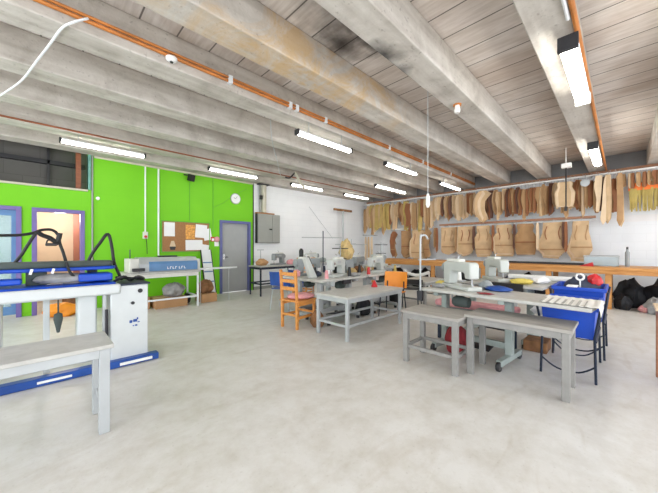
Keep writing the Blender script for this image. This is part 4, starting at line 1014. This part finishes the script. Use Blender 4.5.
def hang(kind, m, x, y, z, yaw, w, h, label, group=None, layers=2, seed=0, share=True, crumple=0):
    key = (kind, m, layers)
    if share and key in protos:
        r = dup(protos[key][0], (x, y, z), yaw, label, group)
        w0, h0 = protos[key][1:]; r.scale = (1, w/w0, h/h0)
    else:
        r = pattern(kind, w, h, m, layers, seed, crumple=crumple); r.location = (x, y, z); r.rotation_euler = (0, 0, yaw); r['label'] = label
        if group: r['group'] = group
        if share: protos[key] = (r, w, h)
    return r
y = -1.3; k = 0
rp = random.Random(11)
while y < 7.55:
    zone = 'corner' if y > 6.35 else ('left' if y > 4.6 else ('mid' if y > 2.9 else 'right'))
    m = {'corner': ['olive', 'card4', 'card4', 'card4', 'card2', 'card'], 'left': ['card', 'card2', 'card4', 'card', 'card5', 'card3'],
         'mid': ['card2', 'card', 'card3', 'card6', 'card', 'card5'], 'right': ['card', 'card2', 'card5', 'card3', 'card3', 'card2', 'card6', 'card2', 'card3']}[zone]
    m = rp.choice(m)
    kind = rp.choice(['strip', 'strip', 'leg', 'sleeve', 'curve', 'box', 'leg'])
    w = {'strip': .13, 'leg': .22, 'sleeve': .2, 'curve': .2, 'box': .18}[kind]*rp.uniform(.85, 1.3)
    h = rp.uniform(.62, .86)
    w *= .85
    if y < .1: h = rp.uniform(.30, .37); w *= .8; kind = 'strip' if kind in ('curve', 'sleeve') else kind
    if zone == 'corner': h = rp.uniform(.85, 1.15)
    if zone == 'left' and rp.random() < .4: h = rp.uniform(.85, 1.15)
    yaw = R(rp.uniform(26, 46)) if y > 3 else R(rp.uniform(30, 56))
    zname = {'corner': 'near the far corner', 'left': 'above the white rail', 'mid': 'left of its middle', 'right': 'in its right half'}[zone]
    if y < .1: zname = 'above the orange band'
    lab = '%s %s card pattern in the upper hanging row, %s' % (lb_k[kind], {'card': 'tan', 'card2': 'brown', 'card3': 'rust-brown', 'card4': 'ochre', 'card5': 'pale buff', 'card6': 'dark brown', 'olive': 'olive-yellow'}[m], zname)
    grp = lab.replace(' card pattern in', ' card patterns in')
    hang(kind, m, XB-.42, y, UZ, yaw, w, h, lab, grp, 2, k)
    y += rp.uniform(.065, .10); k += 1
# a wide sling-shaped piece and long pieces at their right end
hang('curve', 'card5', XB-.62, 2.95, UZ, R(30), .5, .92, 'large pale buff curved pattern hanging in front of the others above the brown rail', None, 3, 301, False)
hang('bodice', 'card', XB-.62, 1.02, 2.98, R(8), .42, .62, 'wide square tan pattern hanging in front of the upper row beside the black lead', None, 2, 302, False)
hang('strip', 'card', XB-.60, .22, UZ, R(20), .14, 1.15, 'very long tan pattern reaching below the upper row, right end', None, 2, 303, False)
hang('leg', 'card5', XB-.62, .40, UZ, R(20), .16, .84, 'pale buff tapering pattern just left of the very long tan one', None, 2, 304, False)
hang('strip', 'card2', XB-.60, .03, UZ, R(20), .12, 1.22, 'very long brown pattern, last long one before the fringe', None, 2, 305, False)
o = tag(MB().lathe([(.09, 0), (.09, -.02), (.05, -.025)], (0, 0, 0), 'x', 20).build('disc', 'lightsteel', loc=(XB-.66, .63, 2.83)), 'round pale disc hanging among the upper patterns', 'disc')
MB().tube([(.0, 0, .09), (.05, 0, .22), (.24, 0, .20)], .004).build('hook', 'chrome', o)
# lower row: big bodice bundles
low = [(.72, 'vest', 'card', .44, .92, 'pale tan vest-shaped bundle, right end of the lower row, near the clear crate'),
       (1.28, 'vest', 'card', .62, .88, 'wide tan vest-shaped bundle in the lower row, below the black lead'),
       (1.90, 'bodice', 'card2', .50, .84, 'brown bodice bundle left of the wide vest-shaped one, lower row'),
       (2.42, 'bodice', 'card', .50, .84, 'tan bodice bundle with rounded foot, third bodice from the right in the lower row'),
       (2.98, 'bodice', 'card', .48, .88, 'tan bodice bundle directly above the rear machine, lower row'),
       (3.50, 'box', 'card', .44, .90, 'squared tan bundle left of the bodices, lower row'),
       (4.05, 'box', 'card', .44, .90, 'squared tan bundle at the left end of the brown lower rail'),
       ]
for k, (y, kind, m, w, h, lab) in enumerate(low):
    hang(kind, m, XB-.42, y, 1.99, R((14, 4, 8, 10, 14, 16, 20)[k]), w, h, lab, None, 3, 400+k, False, 1)
low2 = [(4.78, 'curve', 'card2', .3, .95, 'brown curved pattern left of the power drop, lower row'), (5.12, 'bodice', 'card', .55, .98, 'tan bodice bundle with a brown waist band, lower row, above the bench'),
        (5.62, 'box', 'card2', .34, .95, 'squared brown pattern on the short white rail'), (6.15, 'curve', 'card3', .3, .98, 'dark rust curved pattern at the left end of the short white rail')]
for k, (y, kind, m, w, h, lab) in enumerate(low2):
    hang(kind, m, XB-.42, y, 1.94, R(25), w, h, lab, None, 3, 430+k, False, .8)
for k, y in enumerate((7.35, 7.2, 7.05)):
    hang('strip', ['card5', 'card', 'card5'][k], XB-.6, y, 1.75, R(30), .10, .95, ['pale strip pattern at the far corner of the walls, leftmost low one', 'tan strip pattern at the far corner, between two pale ones', 'pale strip pattern at the far corner, rightmost low one'][k], None, 1, 450+k, False)
o = thing('corner_rail', 'short pale rail for low strips in the far corner', 'rail', (XB-.6, 7.2, 1.75))
MB().tube([(0, -.3, 0), (0, .3, 0)], .012).box(0, .6, -.02, .02, -.01, .01).build('pipe', 'lightsteel', o)
# small straps between lower bundles
for k, (y, m, h) in enumerate([(1.0, 'card3', .8), (1.05, 'card6', .7), (1.62, 'card5', .75), (3.78, 'card2', .8), (4.42, 'card3', .85), (4.5, 'card2', .7), (2.16, 'card6', .72), (2.70, 'card3', .80), (3.24, 'card6', .75)]):
    hang('strip', m, XB-.46, y, 1.99, R(50), .10, h, ['rust strap pattern just right of the wide vest bundle, lower row', 'dark brown strap pattern beside the rust one, lower row', 'pale strap pattern left of the wide vest bundle, lower row',
         'brown strap pattern between the two squared tan bundles, lower row', 'rust strap pattern at the left end of the brown rail', 'brown strap pattern outermost on the brown rail', 'dark brown strap pattern between the brown bodice and the round-footed tan one', 'rust strap pattern right of the bodice above the rear machine', 'dark brown strap pattern right of the squared tan bundle'][k], None, 1, 460+k, False)
# orange-headed fringe
t = thing('fringe_banner', 'bundles of long yellow-green strips under a bright orange band, right end of the upper row', 'fringe', (XB-.36, -.22, 3.03))
yy = -2.6
MB().box(-.02, .0, yy, .12, -.46, -.30).build('orange_band', 'orangestrip', t)
MB().box(-.015, -.002, yy, .12, -.30, -.28).build('card_header', 'card2', t)
fr = MB(); r_ = random.Random(5); y = yy+.02
while y < .12:
    z1 = -.90+r_.uniform(-.05, .05); dy = r_.uniform(-.03, .03)
    fr.beam((-.01+r_.uniform(-.02, .02), y, -.42), (-.01+r_.uniform(-.06, .04), y+dy, z1), r_.uniform(.018, .030), .006); y += .016
s_ = fr.build('fringe', 'olive', t); s_['kind'] = 'stuff'
hk = MB()
for y in (yy+.1, -1.6, -.8, .05): hk.tube([(0, y, -.30), (0, y, .02), (-.06, y, .03)], .005, 6)
hk.build('hook', 'chrome', t)
tag(MB().box(-.004, 0, -2.6, .12, 1.88, 2.04).build('pale_strip', 'paper', loc=(XB-.001, -.1, 0)), 'pale flat strip along the white wall below the fringe', 'paper')  # thin pale band set flat against the end wall

# ============================================================ LIGHT AND CAMERA
def lamp_obj(name, typ, loc, energy, size=None, col=(1, 1, 1), rot=(0, 0, 0), sy=None):
    l = bpy.data.lights.new(name, typ); l.energy = energy; l.color = col
    if size:
        if typ == 'AREA':
            l.size = size
            if sy: l.shape = 'RECTANGLE'; l.size_y = sy
        else: l.shadow_soft_size = size
    o = bpy.data.objects.new(name, l); C.objects.link(o); o.location = loc; o.rotation_euler = rot; return o
lamp_obj('peach_room_light', 'POINT', (.3, 8.6, 1.95), 22, .1, (1, .96, .9))
w = bpy.data.worlds.new('World'); sc.world = w; w.use_nodes = True
w.node_tree.nodes['Background'].inputs[0].default_value = (.93, .965, 1, 1)
w.node_tree.nodes['Background'].inputs[1].default_value = 2.2
cam = bpy.data.cameras.new('Camera'); co = bpy.data.objects.new('Camera', cam); C.objects.link(co)
co.location = (0, 0, H_); co.rotation_euler = (PI/2, 0, math.atan2(SA, CA)-PI/2)
cam.sensor_width = 36; cam.lens = F_/658*36; cam.shift_y = .5/658; cam.clip_start = .05
sc.camera = co
sc.view_settings.view_transform = 'Standard'; sc.view_settings.look = 'None'
sc.view_settings.exposure = .74; sc.view_settings.gamma = 1
sc.view_settings.use_curve_mapping = False
